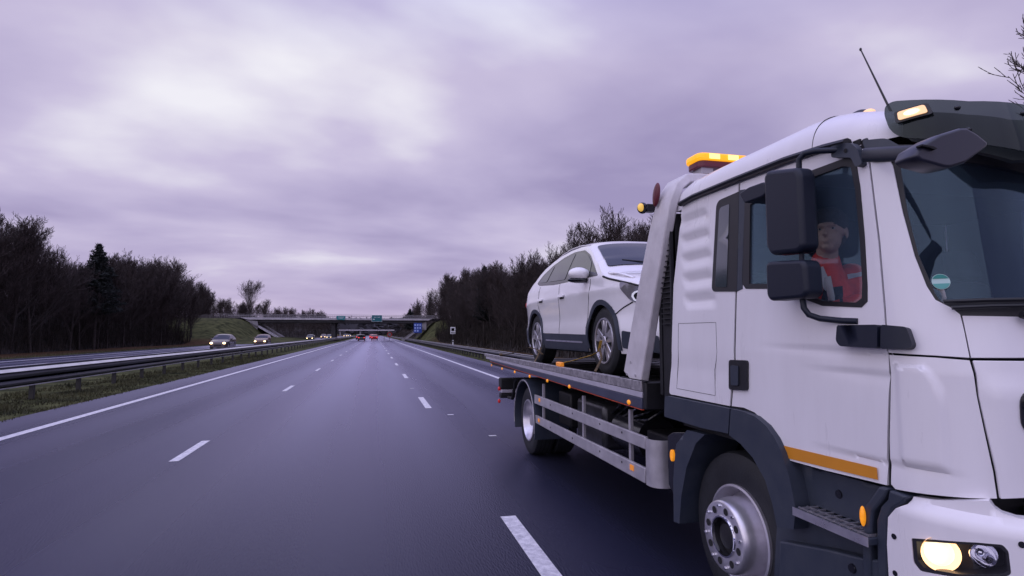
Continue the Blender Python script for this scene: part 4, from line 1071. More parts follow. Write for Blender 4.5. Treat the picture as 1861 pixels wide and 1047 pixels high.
sp_suv = dict(L=4.47, W=1.87, fo=.92, wb=2.60, wr=.365, belt=1.06, top=suv_top, paint='carwhite', mr=(.13, .08, .075), mir=1.33, zb=.24,
    frame=shf([(1.36, 1.07), (1.60, 1.22), (1.88, 1.39), (2.18, 1.50), (2.6, 1.535), (3.0, 1.51), (3.4, 1.44), (3.75, 1.32), (3.92, 1.20), (3.75, 1.15), (3.0, 1.10)]),
    win=[shf([(1.64, 1.12), (1.70, 1.26), (1.94, 1.39), (2.20, 1.47), (2.44, 1.50), (2.46, 1.13)]), shf([(2.53, 1.13), (2.51, 1.50), (2.9, 1.48), (3.20, 1.435), (3.32, 1.17)]), shf([(3.38, 1.175), (3.29, 1.42), (3.48, 1.37), (3.70, 1.28), (3.80, 1.20)])],
    screen=(.95, 1.57), rearscreen=(3.58, 3.95))
suv, side, top, hw, tz, zts = car('white_suv', sp_suv, 2)
tag(suv, 'white family SUV with a slightly sprung bonnet, strapped on the bed of the recovery truck', 'SUV')
MX_ = MX; MX = 0
# arch trims
for wy in (.92, 3.52):
    def ringp(r0, r1, a0=-12, a1=192, n=22):
        return [(wy-r1*math.cos(R(a0+(a1-a0)*k/n)), .365+r1*math.sin(R(a0+(a1-a0)*k/n))) for k in range(n+1)] + [(wy-r0*math.cos(R(a1-(a1-a0)*k/n)), .365+r0*math.sin(R(a1-(a1-a0)*k/n))) for k in range(n+1)]
    side('arch_trim', ringp(.385, .440), 'plastic', .016, 0, g=.05)
side('sill_cladding', [(1.36, .24), (1.33, .43), (3.10, .45), (3.08, .24)], 'plastic', .012, .02)
side('sill_chrome', [(1.50, .335), (1.50, .352), (2.95, .362), (2.95, .345)], 'alu', .017)
side('bumper_cladding', [(.03, .26), (.03, .42), (.45, .47), (.47, .30)], 'plastic', .010, .02)
side('bumper_cladding', [(3.98, .28), (3.99, .48), (4.44, .55), (4.44, .30)], 'plastic', .010, .02)
hlp = [(.08, .74), (.05, .83), (.15, .90), (.46, .955), (.44, .88), (.33, .77), (.19, .71)]
side('headlight', hlp, mat('lamp_glass_grey', (.30, .30, .34), .12, metal=.6, coat=1), .010, .03)
side('headlight_lens', [(.12+.09*(1+math.cos(t*.5)), .80+.055*math.sin(t*.5)) for t in range(12)], mat('lamp_ring', (.85, .85, .9), .1, emit=(.8, .85, 1), estr=.25), .013)
side('headlight_eye', [(.15+.06*(1+math.cos(t*.5)), .80+.038*math.sin(t*.5)) for t in range(12)], 'gloss', .016)
side('tail_lamp', [(4.22, .88), (4.24, .94), (4.41, .93), (4.41, .86)], 'redlens', .008, .02)
for s_ in (2.20, 3.16):
    side('door_handle', [(s_-.11, .905), (s_-.11, .935), (s_+.10, .94), (s_+.10, .91)], 'carwhite', .028, .012)
    side('handle_recess', [(s_-.08, .885), (s_-.08, .905), (s_+.08, .908), (s_+.08, .885)], 'seam', .004, .01)
def gapline(pts, r=.004, x=-1):
    P = []
    for a, b in zip(pts[:-1], pts[1:]):
        n = max(1, int(math.hypot(b[0]-a[0], b[1]-a[1])/.06))
        P += [(a[0]+(b[0]-a[0])*k/n, a[1]+(b[1]-a[1])*k/n) for k in range(n)]
    P.append(pts[-1])
    for x in (-1, 1): MB().tube([(x*(hw(s, z_)+.0005), s, z_) for s, z_ in P], r, 6).mk('panel_gap', 'seam', suv)
gapline([(1.20, 1.05), (1.22, .93), (1.30, .75), (1.38, .5)], .0035)
gapline([(2.33, 1.10), (2.36, .70), (2.36, .24)], .0035)
gapline([(3.28, 1.12), (3.32, .85), (3.20, .60), (3.12, .46)], .0035)
gapline([(.84, 1.045), (.7, 1.01), (.5, .97), (.30, .925), (.16, .885)], .011)
gapline([(.30, .745), (.46, .69), (.62, .62)], .007)
# sprung bonnet edge, raised a little over the wing
hb = []
for k in range(9):
    s_ = .36+.48*k/8; x_ = hw(s_, 1.0)-.075; hb.append((-x_, s_, tz(x_, s_)+.022*math.sin(math.pi*k/8)))
MB().tube(hb, .018, 8, sx=1.3, sy=.6).mk('bonnet_edge', 'carwhite', suv)
for x in (-1, 1):
    MB().tube([(x*(hw(s_, 1.50)-.03), s_, zts(s_)-.055+.0) for s_ in (1.75, 2.05, 2.4, 2.8, 3.15, 3.4)], .016, 8).mk('roof_rail', 'alu', suv, smooth=60)
    MB().ell((x*1.02, 1.35, 1.05), (.14, .085, .035), 14, 8).mk('mirror_base', 'gloss', suv)
# front face
MB().box(-.52, .52, -.035, .03, .42, .64).mk('grille', 'gloss', suv, bevel=.02)
for k in range(4): MB().box(-.50, .50, -.045, -.03, .46+k*.045, .475+k*.045).mk('grille_bar', 'alu', suv)
MB().box(-.70, .70, -.01, .2, .25, .40).mk('lower_bumper', 'plastic', suv, bevel=.03)
MB().hexa([(-.30, -.055, .30), (.30, -.055, .30), (.30, 0, .30), (-.30, 0, .30), (-.38, -.045, .35), (.38, -.045, .35), (.38, 0, .35), (-.38, 0, .35)]).mk('skid_plate', 'alu', suv, bevel=.01)
MB().box(-.26, .26, -.05, -.036, .40, .44).mk('plate_holder', 'black', suv)
# wiper-like reflection arc: the wiper itself
MB().tube([(-.1, .93, tz(.1, .93)+.02), (-.45, .99, tz(.45, .99)+.02), (-.62, 1.05, tz(.62, 1.05)+.015)], .007, 6).mk('wiper', 'black', suv)
MX = MX_
suv.location = (3.285, 4.87, 1.213)
# ================================================================ STRAPS on the bed
def strap(name, pts, m, lab, w=.022, grp='tie-down straps holding the white SUV'):
    P = [Vector(p) for p in pts]; mb = MB()
    for d in (-.002, .002): pass
    mb.tube(P, w, 6, sx=1, sy=.22)
    o = mb.mk(name, m); tag(o, lab, 'strap', grp); return o
Z = 1.29
strap('tie_down_strap', [(2.04, 9.4, 1.30), (2.10, 8.9, 1.34), (2.26, 8.35, 1.45), (2.30, 8.12, 1.43), (2.34, 7.96, 1.36)], 'strap', 'brown strap running from the bed rail up to the rear wheel of the white SUV')
strap('tie_down_strap', [(2.36, 8.10, 1.45), (2.30, 8.08, 1.33), (2.20, 7.95, 1.22)], 'strap', 'short brown strap hanging under the rear wheel of the white SUV')
strap('tie_down_strap', [(2.03, 6.28, 1.315), (2.12, 6.10, 1.35), (2.30, 5.92, 1.42), (2.33, 5.80, 1.47), (2.34, 5.76, 1.58)], 'strapy', 'yellow brown strap rising from the bed rail over the white SUV front wheel')
strap('tie_down_strap', [(2.33, 5.78, 1.50), (2.28, 5.60, 1.40), (2.08, 5.28, 1.29)], 'strap', 'dark strap running forward from the white SUV front wheel down to the rail', .012)
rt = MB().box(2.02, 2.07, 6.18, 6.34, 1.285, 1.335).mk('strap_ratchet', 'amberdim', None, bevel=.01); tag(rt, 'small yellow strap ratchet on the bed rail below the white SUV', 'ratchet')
rt2 = MB().box(2.03, 2.07, 9.36, 9.46, 1.285, 1.33).mk('strap_hook', 'strap', None, bevel=.01); tag(rt2, 'dark strap hook on the bed rail at the rear of the flatbed', 'hook')
# wheel chock blocks
# ================================================================ OTHER CARS
sed_top = [(0, .50), (.03, .62), (.1, .70), (.4, .78), (1.0, .88), (1.2, .92), (1.5, 1.06), (1.85, 1.25), (2.1, 1.36), (2.5, 1.42), (3.0, 1.41), (3.4, 1.33), (3.8, 1.15), (4.05, 1.02), (4.4, .99), (4.5, .92), (4.55, .6)]
def sedan_spec(paint): return dict(L=4.55, W=1.80, fo=.85, wb=2.7, wr=.32, belt=.92, top=sed_top, paint=paint, mir=1.6, zb=.2,
    win=[[(1.45, .97), (1.75, 1.15), (2.1, 1.27), (2.45, 1.30), (2.45, .97)], [(2.52, .97), (2.52, 1.30), (3.0, 1.29), (3.35, 1.2), (3.6, 1.02), (3.5, .98)]], screen=(1.27, 2.0), rearscreen=(3.4, 3.95))
hat_top = [(0, .55), (.03, .68), (.1, .78), (.5, .88), (.95, .97), (1.1, 1.0), (1.4, 1.17), (1.8, 1.38), (2.1, 1.47), (2.6, 1.50), (3.2, 1.47), (3.6, 1.40), (3.75, 1.2), (3.95, .95), (4.05, .85), (4.08, .55)]
def hatch_spec(paint): return dict(L=4.08, W=1.76, fo=.8, wb=2.5, wr=.31, belt=.98, top=hat_top, paint=paint, mir=1.5, zb=.2,
    win=[[(1.35, 1.03), (1.65, 1.2), (2.0, 1.35), (2.35, 1.38), (2.35, 1.03)], [(2.42, 1.03), (2.42, 1.38), (3.0, 1.37), (3.4, 1.28), (3.45, 1.08)]], screen=(1.15, 1.9), rearscreen=(3.62, 3.88))
MT['hl'] = emat('headlight_lit', (1.0, .70, .36), 5)
MT['tl'] = emat('tail_light_lit', (1.0, .05, .06), 1.4)
def lights(root, sp_, lit):
    for s_ in (-1, 1):
        MB().ell((s_*sp_['W']*.34, .03, .60), (.15, .06, .09), 12, 8).mk('headlight', 'hl' if lit else 'lens', root)
        MB().ell((s_*sp_['W']*.36, sp_['L']-.02, .78), (.17, .06, .09), 12, 8).mk('tail_light', 'tl' if not lit else 'redlens', root)
    MB().box(-.35, .35, -.03, .05, .34, .50).mk('grille', 'gloss', root, bevel=.02)
    MB().box(-.75, .75, -.02, .1, .18, .26).mk('lower_bumper', 'black', root, bevel=.02)
def addcar(nm, spf, col, x, y, facing, lab, grp=None, lit=True, lod=1, rough=.25):
    p = mat(nm+'_paint', col, rough, coat=.6, metal=.2)
    sp_ = spf(p); r_, *_ = car(nm, sp_, lod); lights(r_, sp_, lit)
    r_.location = (x, y, .01); r_.rotation_euler = (0, 0, 0 if facing < 0 else math.pi)
    tag(r_, lab, 'car', grp); return r_
onc = 'oncoming cars with lit headlights'
c1_ = addcar('saloon_car', sedan_spec, (.08, .055, .06), onZ(395, 636).x, onZ(395, 636).y, -1, 'nearest oncoming grey brown saloon car with both headlights lit', onc)
c2_ = addcar('brown_car', hatch_spec, (.15, .08, .06), onZ(472, 629).x, onZ(472, 629).y, -1, 'oncoming reddish brown hatchback with bright headlights, second from the left', onc)
c1_.scale = (1, 1, 1.14); c2_.scale = (1, 1, 1.06)
c3_ = addcar('dark_car', hatch_spec, (.05, .05, .06), -15.2, 148, -1, 'small dark oncoming car with glaring headlights beyond the bridge pier on its left', onc)
far_on = [(-14.2, 196, 'first'), (-17.6, 215, ''), (-14.0, 300, ''), (-13.8, 345, ''), (-17.2, 390, '')]
cols = ['grey', 'white']
for i, (x, y, _) in enumerate(far_on):
    o = copy_tree((c3_, c2_, c1_)[i % 3]); o.location = (x, y, .01)
    tag(o, 'tiny distant oncoming car with lit headlights in the queue seen under the bridge', 'car', 'distant oncoming cars under the bridge')
ahead = 'cars driving ahead with red tail lights'
a1_ = addcar('black_car', hatch_spec, (.015, .012, .015), -2.9, 146, 1, 'black car driving ahead in the lane left of the red car', ahead, lit=False)
a2_ = addcar('red_car', hatch_spec, (.50, .02, .03), .1, 158, 1, 'red car with red tail lights driving ahead in the middle lane', ahead, lit=False)
for x, y, s_, lab in ((-.6, 190, a2_, 'red car just beyond the nearest red car'), (-4.3, 178, a1_, 'dark car ahead in the left lane behind the black car'), (-1.0, 300, a2_, 'farthest red car ahead near the vanishing point')):
    o = copy_tree(s_); o.location = (x, y, .01); tag(o, lab, 'car', ahead)
# ================================================================ GROUND, ROADS
def clamp01(t): return max(0, min(1, t))
def sm(t): t = clamp01(t); return t*t*(3-2*t)
BY = 140
def gz(x, y):
    h = 0
    # left bridge approach embankment
    l = sm((-21.5-x)/8.0)*sm((y-98)/36)*sm((182-y)/30)*5.0
    r = sm((x-9.5)/6.0)*sm((y-112)/26)*sm((178-y)/26)*4.9
    h = max(h, l, r)
    # woodland floors rise gently
    h = max(h, 1.3*sm((-27-x)/25)*sm((y+30)/30), 1.1*sm((x-12)/18)*sm((y+30)/30))
    # far low hill
    h = max(h, 22*sm((y-560)/500)*sm((900-abs(x+60))/500) if y > 560 else 0)
    if x > -24.0 and x < 8.2: h = -.03 if y < 560 else h-.03
    return h
xs = [-3000, -1500, -800, -400, -200, -120, -80, -60, -50] + [-44+1.5*i for i in range(13)] + [-24.3, -24.0, -9, -8.2, 0, 8.2, 8.6] + [9.5+1.2*i for i in range(9)] + [22, 26, 32, 40, 55, 80, 120, 200, 400, 800, 1500, 3000]
xs = sorted(set(xs)); ysg = [-200, -60, -20, 0, 10, 20, 40, 60, 80, 95] + [100+3*i for i in range(31)] + [200, 230, 270, 330, 420, 520, 560] + [600+50*i for i in range(12)] + [1500, 2500, 5000, 9000]
v = [(x, y, gz(x, y)+(.06*noise.noise(Vector((x*.3, y*.3, 0))) if (x < -24.5 or x > 8.8) else 0)) for y in ysg for x in xs]; n = len(xs)
f = [(j*n+i, j*n+i+1, (j+1)*n+i+1, (j+1)*n+i) for j in range(len(ysg)-1) for i in range(n-1)]
mg_ = mat('grass_ground', (.040, .048, .018), .95, var=.5, vscale=.9, bump=.5, bscale=14, base2=(.095, .098, .040))
# leaf litter blended in by position (brown strip under the trees)
t = mg_.node_tree; b = t.nodes['Principled BSDF']; b.inputs['Specular IOR Level'].default_value = .08
gm = t.nodes.new('ShaderNodeNewGeometry'); sp3 = t.nodes.new('ShaderNodeSeparateXYZ'); t.links.new(gm.outputs['Position'], sp3.inputs[0])
def Mt(tree, op, a, b_=None, clamp=False):
    q = tree.nodes.new('ShaderNodeMath'); q.operation = op; q.use_clamp = clamp
    for i, w in enumerate((a, b_)):
        if w is None: continue
        if isinstance(w, (int, float)): q.inputs[i].default_value = w
        else: tree.links.new(w, q.inputs[i])
    return q.outputs[0]
nz = t.nodes.new('ShaderNodeTexNoise'); nz.inputs['Scale'].default_value = .6; nz.inputs['Detail'].default_value = 6; t.links.new(gm.outputs['Position'], nz.inputs[0])
wob = Mt(t, 'MULTIPLY', Mt(t, 'SUBTRACT', nz.outputs[0], .5), 5.0)
xa = Mt(t, 'ADD', sp3.outputs[0], wob)
lf = Mt(t, 'MULTIPLY', Mt(t, 'SUBTRACT', -23.7, xa), .5, True); rt_ = Mt(t, 'MULTIPLY', Mt(t, 'SUBTRACT', xa, 11.0), .6, True)
# the grassed bridge slopes stay green: only low ground carries leaves
low = Mt(t, 'SUBTRACT', 1.0, Mt(t, 'MULTIPLY', Mt(t, 'SUBTRACT', sp3.outputs[2], .4), 1.6, True), True)
fac = Mt(t, 'MULTIPLY', Mt(t, 'MAXIMUM', lf, rt_), low)
mxl = t.nodes.new('ShaderNodeMix'); mxl.data_type = 'RGBA'; old = b.inputs['Base Color'].links[0].from_socket
n5 = t.nodes.new('ShaderNodeTexNoise'); n5.inputs['Scale'].default_value = 7; n5.inputs['Detail'].default_value = 5; t.links.new(gm.outputs['Position'], n5.inputs[0])
r5 = t.nodes.new('ShaderNodeValToRGB'); r5.color_ramp.elements[0].color = (.030, .017, .010, 1); r5.color_ramp.elements[1].color = (.12, .065, .034, 1); r5.color_ramp.elements[0].position = .38; r5.color_ramp.elements[1].position = .66
t.links.new(n5.outputs[0], r5.inputs[0]); t.links.new(fac, mxl.inputs[0]); t.links.new(old, mxl.inputs[6]); t.links.new(r5.outputs[0], mxl.inputs[7]); t.links.new(mxl.outputs[2], b.inputs['Base Color'])
tag(mk('ground', v, f, mg_, smooth=60, keep=True), kind='structure')
# asphalt
def asphalt():
    m = bpy.data.materials.new('asphalt'); m.use_nodes = True; t = m.node_tree; b = t.nodes['Principled BSDF']
    g = t.nodes.new('ShaderNodeNewGeometry'); sp_ = t.nodes.new('ShaderNodeSeparateXYZ'); t.links.new(g.outputs['Position'], sp_.inputs[0])
    mp_ = t.nodes.new('ShaderNodeMapping'); mp_.inputs['Scale'].default_value = (1, .045, 1); t.links.new(g.outputs['Position'], mp_.inputs[0])
    a = t.nodes.new('ShaderNodeTexNoise'); a.inputs['Scale'].default_value = .55; a.inputs['Detail'].default_value = 4; t.links.new(mp_.outputs[0], a.inputs[0])
    c = t.nodes.new('ShaderNodeTexNoise'); c.inputs['Scale'].default_value = 3.5; c.inputs['Detail'].default_value = 5; t.links.new(mp_.outputs[0], c.inputs[0])
    # wheel tracks: two per 3.7 m lane, polished by traffic
    w1 = Mt(t, 'ADD', Mt(t, 'MULTIPLY', Mt(t, 'ADD', sp_.outputs[0], 2.5), 2*math.pi/1.86), Mt(t, 'MULTIPLY', Mt(t, 'SUBTRACT', a.outputs[0], .5), 1.0))
    tr = Mt(t, 'MULTIPLY', Mt(t, 'ADD', Mt(t, 'SINE', w1), 1.0), .5)
    mixv = Mt(t, 'ADD', Mt(t, 'MULTIPLY', a.outputs[0], .45), Mt(t, 'ADD', Mt(t, 'MULTIPLY', c.outputs[0], .25), Mt(t, 'MULTIPLY', tr, .30)))
    cr_ = t.nodes.new('ShaderNodeValToRGB'); cr_.color_ramp.elements[0].position = .3; cr_.color_ramp.elements[1].position = .72
    cr_.color_ramp.elements[0].color = (.010, .011, .022, 1); cr_.color_ramp.elements[1].color = (.021, .023, .046, 1)
    t.links.new(mixv, cr_.inputs[0]); t.links.new(cr_.outputs[0], b.inputs['Base Color'])
    mr = t.nodes.new('ShaderNodeMapRange'); mr.inputs[1].default_value = .3; mr.inputs[2].default_value = .72; mr.inputs[3].default_value = .36; mr.inputs[4].default_value = .22; t.links.new(mixv, mr.inputs[0]); t.links.new(mr.outputs[0], b.inputs['Roughness'])
    b.inputs['Specular IOR Level'].default_value = .30
    mp2 = t.nodes.new('ShaderNodeMapping'); mp2.inputs['Scale'].default_value = (1, .22, 1); t.links.new(g.outputs['Position'], mp2.inputs[0])
    d = t.nodes.new('ShaderNodeTexNoise'); d.inputs['Scale'].default_value = 75; d.inputs['Detail'].default_value = 3; t.links.new(mp2.outputs[0], d.inputs[0])
    bp = t.nodes.new('ShaderNodeBump'); bp.inputs['Strength'].default_value = .5; bp.inputs['Distance'].default_value = .012; t.links.new(d.outputs[0], bp.inputs['Height']); t.links.new(bp.outputs[0], b.inputs['Normal'])
    # tinted glossy layer at grazing angles, strongest around the middle lane
    b.inputs['Specular IOR Level'].default_value = 0.0
    gl_ = t.nodes.new('ShaderNodeBsdfGlossy'); gl_.inputs[0].default_value = (.78, .76, .97, 1); t.links.new(mr.outputs[0], gl_.inputs['Roughness']); t.links.new(bp.outputs[0], gl_.inputs['Normal'])
    lw = t.nodes.new('ShaderNodeLayerWeight'); lw.inputs[0].default_value = .5
    fr = Mt(t, 'ADD', Mt(t, 'MULTIPLY', Mt(t, 'POWER', lw.outputs['Facing'], 4.7), .76), .024)
    dx = Mt(t, 'DIVIDE', Mt(t, 'ADD', Mt(t, 'ADD', sp_.outputs[0], .7), Mt(t, 'MULTIPLY', Mt(t, 'SUBTRACT', a.outputs[0], .5), 3.0)), 2.1)
    mid_gloss = Mt(t, 'ADD', Mt(t, 'MULTIPLY', Mt(t, 'EXPONENT', Mt(t, 'MULTIPLY', Mt(t, 'MULTIPLY', dx, dx), -1.0)), .38), .62)
    ms = t.nodes.new('ShaderNodeMixShader'); t.links.new(Mt(t, 'MULTIPLY', fr, mid_gloss, True), ms.inputs[0]); t.links.new(b.outputs[0], ms.inputs[1]); t.links.new(gl_.outputs[0], ms.inputs[2])
    t.links.new(ms.outputs[0], t.nodes['Material Output'].inputs[0])
    return m
MT['asphalt'] = asphalt()
MT['paint'] = mat('road_paint', (.46, .45, .50), .5, base2=(.80, .78, .82), vscale=14, bump=.3, bscale=90)
def sheet(name, x0, x1, y0, y1, z, m, par=None, kind='structure', ny=1):
    ys_ = [y0+(y1-y0)*i/ny for i in range(ny+1)]
    v = [p for y in ys_ for p in ((x0, y, z), (x1, y, z))]; f = [(2*i, 2*i+1, 2*i+3, 2*i+2) for i in range(ny)]
    o = mk(name, v, f, m, par, smooth=0, keep=par is None)
    if kind and par is None: o['kind'] = kind
    return o
roadm = sheet('road', -6.85, 6.5, -60, 555, 0.0, 'asphalt')
roado = sheet('oncoming_road', -23.2, -11.2, -60, 555, 0.0, 'asphalt')
WO[roadm.name] = Vector((0, 0, 0)); WO[roado.name] = Vector((0, 0, 0))
sheet('edge_line', -5.78, -5.60, -20, 500, .004, 'paint', roadm); sheet('edge_line', 4.48, 4.66, -20, 500, .004, 'paint', roadm)
y = -7.0
k = 0
dashL = [(8.4, 9.9)]
for i in range(-1, 36):
    y = 8.45+i*9.45
    sheet('lane_dash', -2.56, -2.44, y, y+(1.5 if i < 1 else 1.9), .004, 'paint', roadm)
for i in range(-1, 36):
    y = 4.1+i*9.0; ln = 2.3
    if i == 0: y = 2.95
    sheet('lane_dash', 1.14, 1.28, y+(.0 if i < 1 else 0), y+ln, .004, 'paint', roadm)
for xx, yy in ((1.15, 17.9), (1.9, 9.3), (1.55, 11.9)): sheet('paint_fleck', xx-.06, xx+.06, yy, yy+.10, .005, 'paint', roadm)
sheet('edge_line', -11.9, -11.72, -20, 500, .004, 'paint', roado); sheet('edge_line', -21.4, -21.2, -20, 500, .004, 'paint', roado)
for i in range(0, 32):
    y = 33+i*10.5
    sheet('lane_dash', -18.0, -17.84, y, y+5, .004, 'paint', roado); sheet('lane_dash', -14.3, -14.14, y, y+5, .004, 'paint', roado)
# ================================================================ GUARD RAILS
def wbeam(x, y0, y1, sgn, top, name, par, segs=60):
    prof = [(0, 0), (.0, .02), (.035, .05), (.045, .085), (.035, .12), (.0, .15), (.0, .195), (.035, .225), (.045, .27), (.035, .315), (0, .35), (0, .38)]
    mb = MB(); mb.prism([(a*sgn, b) for a, b in prof], lambda a, b, d: (x+a, d, top-.38+b), y0, y1)
    return mb.mk(name, 'rail', par, smooth=20)
MT['rail'] = mat('weathered_rail_shaded', (.075, .078, .10), .33, metal=.55, var=.3, vscale=1.5, rvar=.1, stretch=(1, .15, 3))  # shaded copy of the rail steel, dark face put into its colour
MT['postm'] = mat('rail_post_steel', (.035, .033, .035), .6, var=.3)
def guardrail(lab, x, y0, y1, sgn, top, sp, first, grp=None):
    r_ = empty('guardrail', (x, y0, 0)); tag(r_, lab, 'guardrail', grp)
    wbeam(x, y0, y1, sgn, top-(.07 if top > .8 else 0), 'rail_beam', r_)
    if top < .8: MB().box(min(x-.02*sgn, x-.10*sgn), max(x-.02*sgn, x-.10*sgn), y0, y1, top-.01, top+.02).mk('top_rail', 'rail_lit', r_)
    k = 0; y = first
    while k < 98 and y < y1:
        a, b = sorted((x-.01*sgn, x-.11*sgn)); MB().box(a, b, y-.045, y+.045, -.05, top-.12).mk('post', 'postm', r_); y += sp; k += 1
    return r_
gmed = guardrail('long double sided steel crash barrier standing in the grass median between the carriageways', -8.50, 5, 330, 1, .82, 2.42, 15.1)
wbeam(-8.80, 5, 330, -1, .74, 'rail_beam', gmed)
MB().prism([(-8.44, .735), (-8.56, .800), (-8.58, .785), (-8.46, .72)], lambda a, b, d: (a, d, b), 5, 330).mk('top_rail', 'rail_lit', gmed)  # bright plate added for sky light caught by the upper corrugation
MB().box(-8.45, -8.425, 5, 330, .352, .375).mk('rail_lit_lip', 'rail_lit', gmed)  # pale strip added to draw the beam's lit lower edge
MB().box(-8.86, -8.80, 5, 330, .74, .83).mk('top_rail', 'rail', gmed)
guardrail('steel crash barrier along the right shoulder of our carriageway', 7.05, 10, 330, -1, .64, 1.33, 10.4)
# grass tufts (uncountable)
mb = MB(); rnd = random.Random(3)
def tuft(x, y, h, z=0):
    a = rnd.uniform(0, 6.28); dx, dy = math.cos(a)*.012, math.sin(a)*.012; lx, ly = rnd.uniform(-.05, .05), rnd.uniform(-.05, .05)
    n = len(mb.v); mb.v += [Vector((x-dx, y-dy, z)), Vector((x+dx, y+dy, z)), Vector((x+lx, y+ly, z+h))]; mb.f.append((n, n+1, n+2))
for _ in range(26000):
    y = 9+41*rnd.random()**1.6; x = rnd.uniform(-9.9, -6.75)
    d = noise.noise(Vector((x*1.2, y*.8, 4))); 
    if d > -.25: tuft(x, y, .03+.07*rnd.random()+max(0, d)*.06, -.03)
for _ in range(3000):
    y = 30+90*rnd.random(); x = rnd.uniform(-24.6, -23.3); tuft(x, y, .10+.22*rnd.random(), -.02)
for _ in range(6000):
    y = 18+90*rnd.random(); x = rnd.uniform(6.6, 11); tuft(x, y, .06+.2*rnd.random(), -.02)
o = mk('grass_tufts', mb.v, mb.f, mat('grass_blades', (.030, .034, .013), .9, var=.45, vscale=.8, base2=(.085, .080, .034)), smooth=0, keep=True); tag(o, 'short winter grass on the median and the verges', 'grass', kind='stuff')
# ================================================================ BRIDGE
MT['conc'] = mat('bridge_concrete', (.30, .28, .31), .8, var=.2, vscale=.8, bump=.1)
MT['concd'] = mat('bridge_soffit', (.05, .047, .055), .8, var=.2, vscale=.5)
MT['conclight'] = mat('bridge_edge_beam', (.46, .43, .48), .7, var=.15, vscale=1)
br = tag(empty('bridge', (-9.3, 140, 0)), 'low concrete road bridge spanning both carriageways', 'bridge')
xl, xr = -29.2, 12.6
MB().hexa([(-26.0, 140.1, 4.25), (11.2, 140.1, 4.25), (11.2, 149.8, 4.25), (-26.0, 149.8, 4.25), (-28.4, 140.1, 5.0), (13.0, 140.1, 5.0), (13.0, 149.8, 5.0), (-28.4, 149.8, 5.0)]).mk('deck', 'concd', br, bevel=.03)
MB().prism([(xl, 5.32), (-27.6, 4.86), (12.6, 4.86), (13.6, 5.28)], lambda a, b, d: (a, d, b), 139.7, 140.09).mk('edge_beam', 'conclight', br, bevel=.02)
MB().prism([(xl, 5.32), (-27.6, 4.86), (12.6, 4.86), (13.6, 5.28)], lambda a, b, d: (a, d, b), 149.82, 150.2).mk('edge_beam', 'conclight', br, bevel=.02)
MB().box(-36, 18, 140.1, 149.8, 5.003, 5.15).mk('bridge_roadway', 'asphalt', br)
for yy in (139.9, 150.0):
    MB().box(-34, 17, yy-.03, yy+.03, 6.02, 6.10).mk('parapet_rail', 'conc', br)
    MB().box(-34, 17, yy-.03, yy+.03, 5.62, 5.68).mk('parapet_rail', 'conc', br)
    pb = MB()
    for i in range(103): pb.box(-34+i*.5-.012, -34+i*.5+.012, yy-.012, yy+.012, 5.30, 6.02)
    o = pb.mk('parapet_balusters', 'conc', br); o['kind'] = 'stuff'
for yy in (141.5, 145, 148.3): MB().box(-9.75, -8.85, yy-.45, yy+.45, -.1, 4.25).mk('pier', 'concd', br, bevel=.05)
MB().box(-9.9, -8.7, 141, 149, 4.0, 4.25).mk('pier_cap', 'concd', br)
for xa, xb in ((-27.2, -25.6), (10.9, 12.2)): MB().box(xa, xb, 140.3, 149.6, 2.6, 4.9).mk('abutment', 'conc', br, bevel=.03)
MB().prism([(-28.3, 4.86), (-25.55, 4.5), (-25.55, 3.3)], lambda a, b, d: (a, d, b), 139.95, 140.25).mk('wing_wall', 'conc', br)
# paved slopes
def slope(xt, zt_, xb, zb_, nm='paved_slope'):
    return MB().hexa([(xb, 139.3, zb_-.4), (xt, 139.3, zt_-.4), (xt, 149.5, zt_-.4), (xb, 149.5, zb_-.4), (xb, 139.3, zb_), (xt, 139.3, zt_), (xt, 149.5, zt_), (xb, 149.5, zb_)])
slope(-25.3, 3.55, -19.6, .05).mk('paved_slope', 'conclight', br)
slope(11.0, 3.5, 6.6, .05).mk('paved_slope', 'conc', br)
# distant second bridge
b2 = tag(empty('footbridge', (0, 420, 0)), 'pale thin distant bridge far beyond the road bridge', 'bridge')
q0, q1 = onY(655, 599, 420), onY(700, 597, 420)
MB().box(-24, 14, 420, 424, 3.9, 4.7).mk('deck', MT['conclight'], b2)
for x in (-23, -9.5, 10): MB().box(x-.5, x+.5, 421, 423, -.2, 3.9).mk('pier', MT['conc'], b2)
# ================================================================ SIGNS
MT['teal'] = mat('teal_sign', (.012, .13, .16), .5); MT['blue'] = mat('blue_sign', (.02, .06, .33), .4); MT['signw'] = mat('sign_white', (.75, .75, .8), .5)
def signbox(root, x0, x1, z0, z1, y, m, nm='sign_panel'):
    o = MB().box(x0-.06, x1+.06, y, y+.05, z0-.06, z1+.06).mk('sign_border', 'signw', root, bevel=.02)
    return MB().box(x0, x1, y-.012, y+.02, z0, z1).mk(nm, m, root)
def marks(root, lst, y):
    for x0, x1, z0, z1 in lst: MB().box(x0, x1, y-.025, y-.014, z0, z1).mk('sign_mark', 'signw', root)
a, b = onY(676, 573, 139.4), onY(694, 584.5, 139.4)
s1 = tag(empty('direction_sign', ((a.x+b.x)/2, 139.4, b.z)), 'square teal direction sign hung on the bridge parapet above our carriageway', 'sign')
signbox(s1, a.x, b.x, b.z, a.z, 139.4, 'teal')
w = b.x-a.x; h = a.z-b.z
marks(s1, [(a.x+.2*w, a.x+.45*w, b.z+.66*h, b.z+.72*h), (a.x+.55*w, a.x+.8*w, b.z+.66*h, b.z+.72*h), (a.x+.12*w, a.x+.28*w, b.z+.3*h, b.z+.42*h)], 139.4)
a, b = onY(611, 574, 139.4), onY(628, 581, 139.4)
s2 = tag(empty('direction_sign', ((a.x+b.x)/2, 139.4, b.z)), 'flat teal sign hung on the bridge parapet above the median pier', 'sign')
w = b.x-a.x; h = a.z-b.z
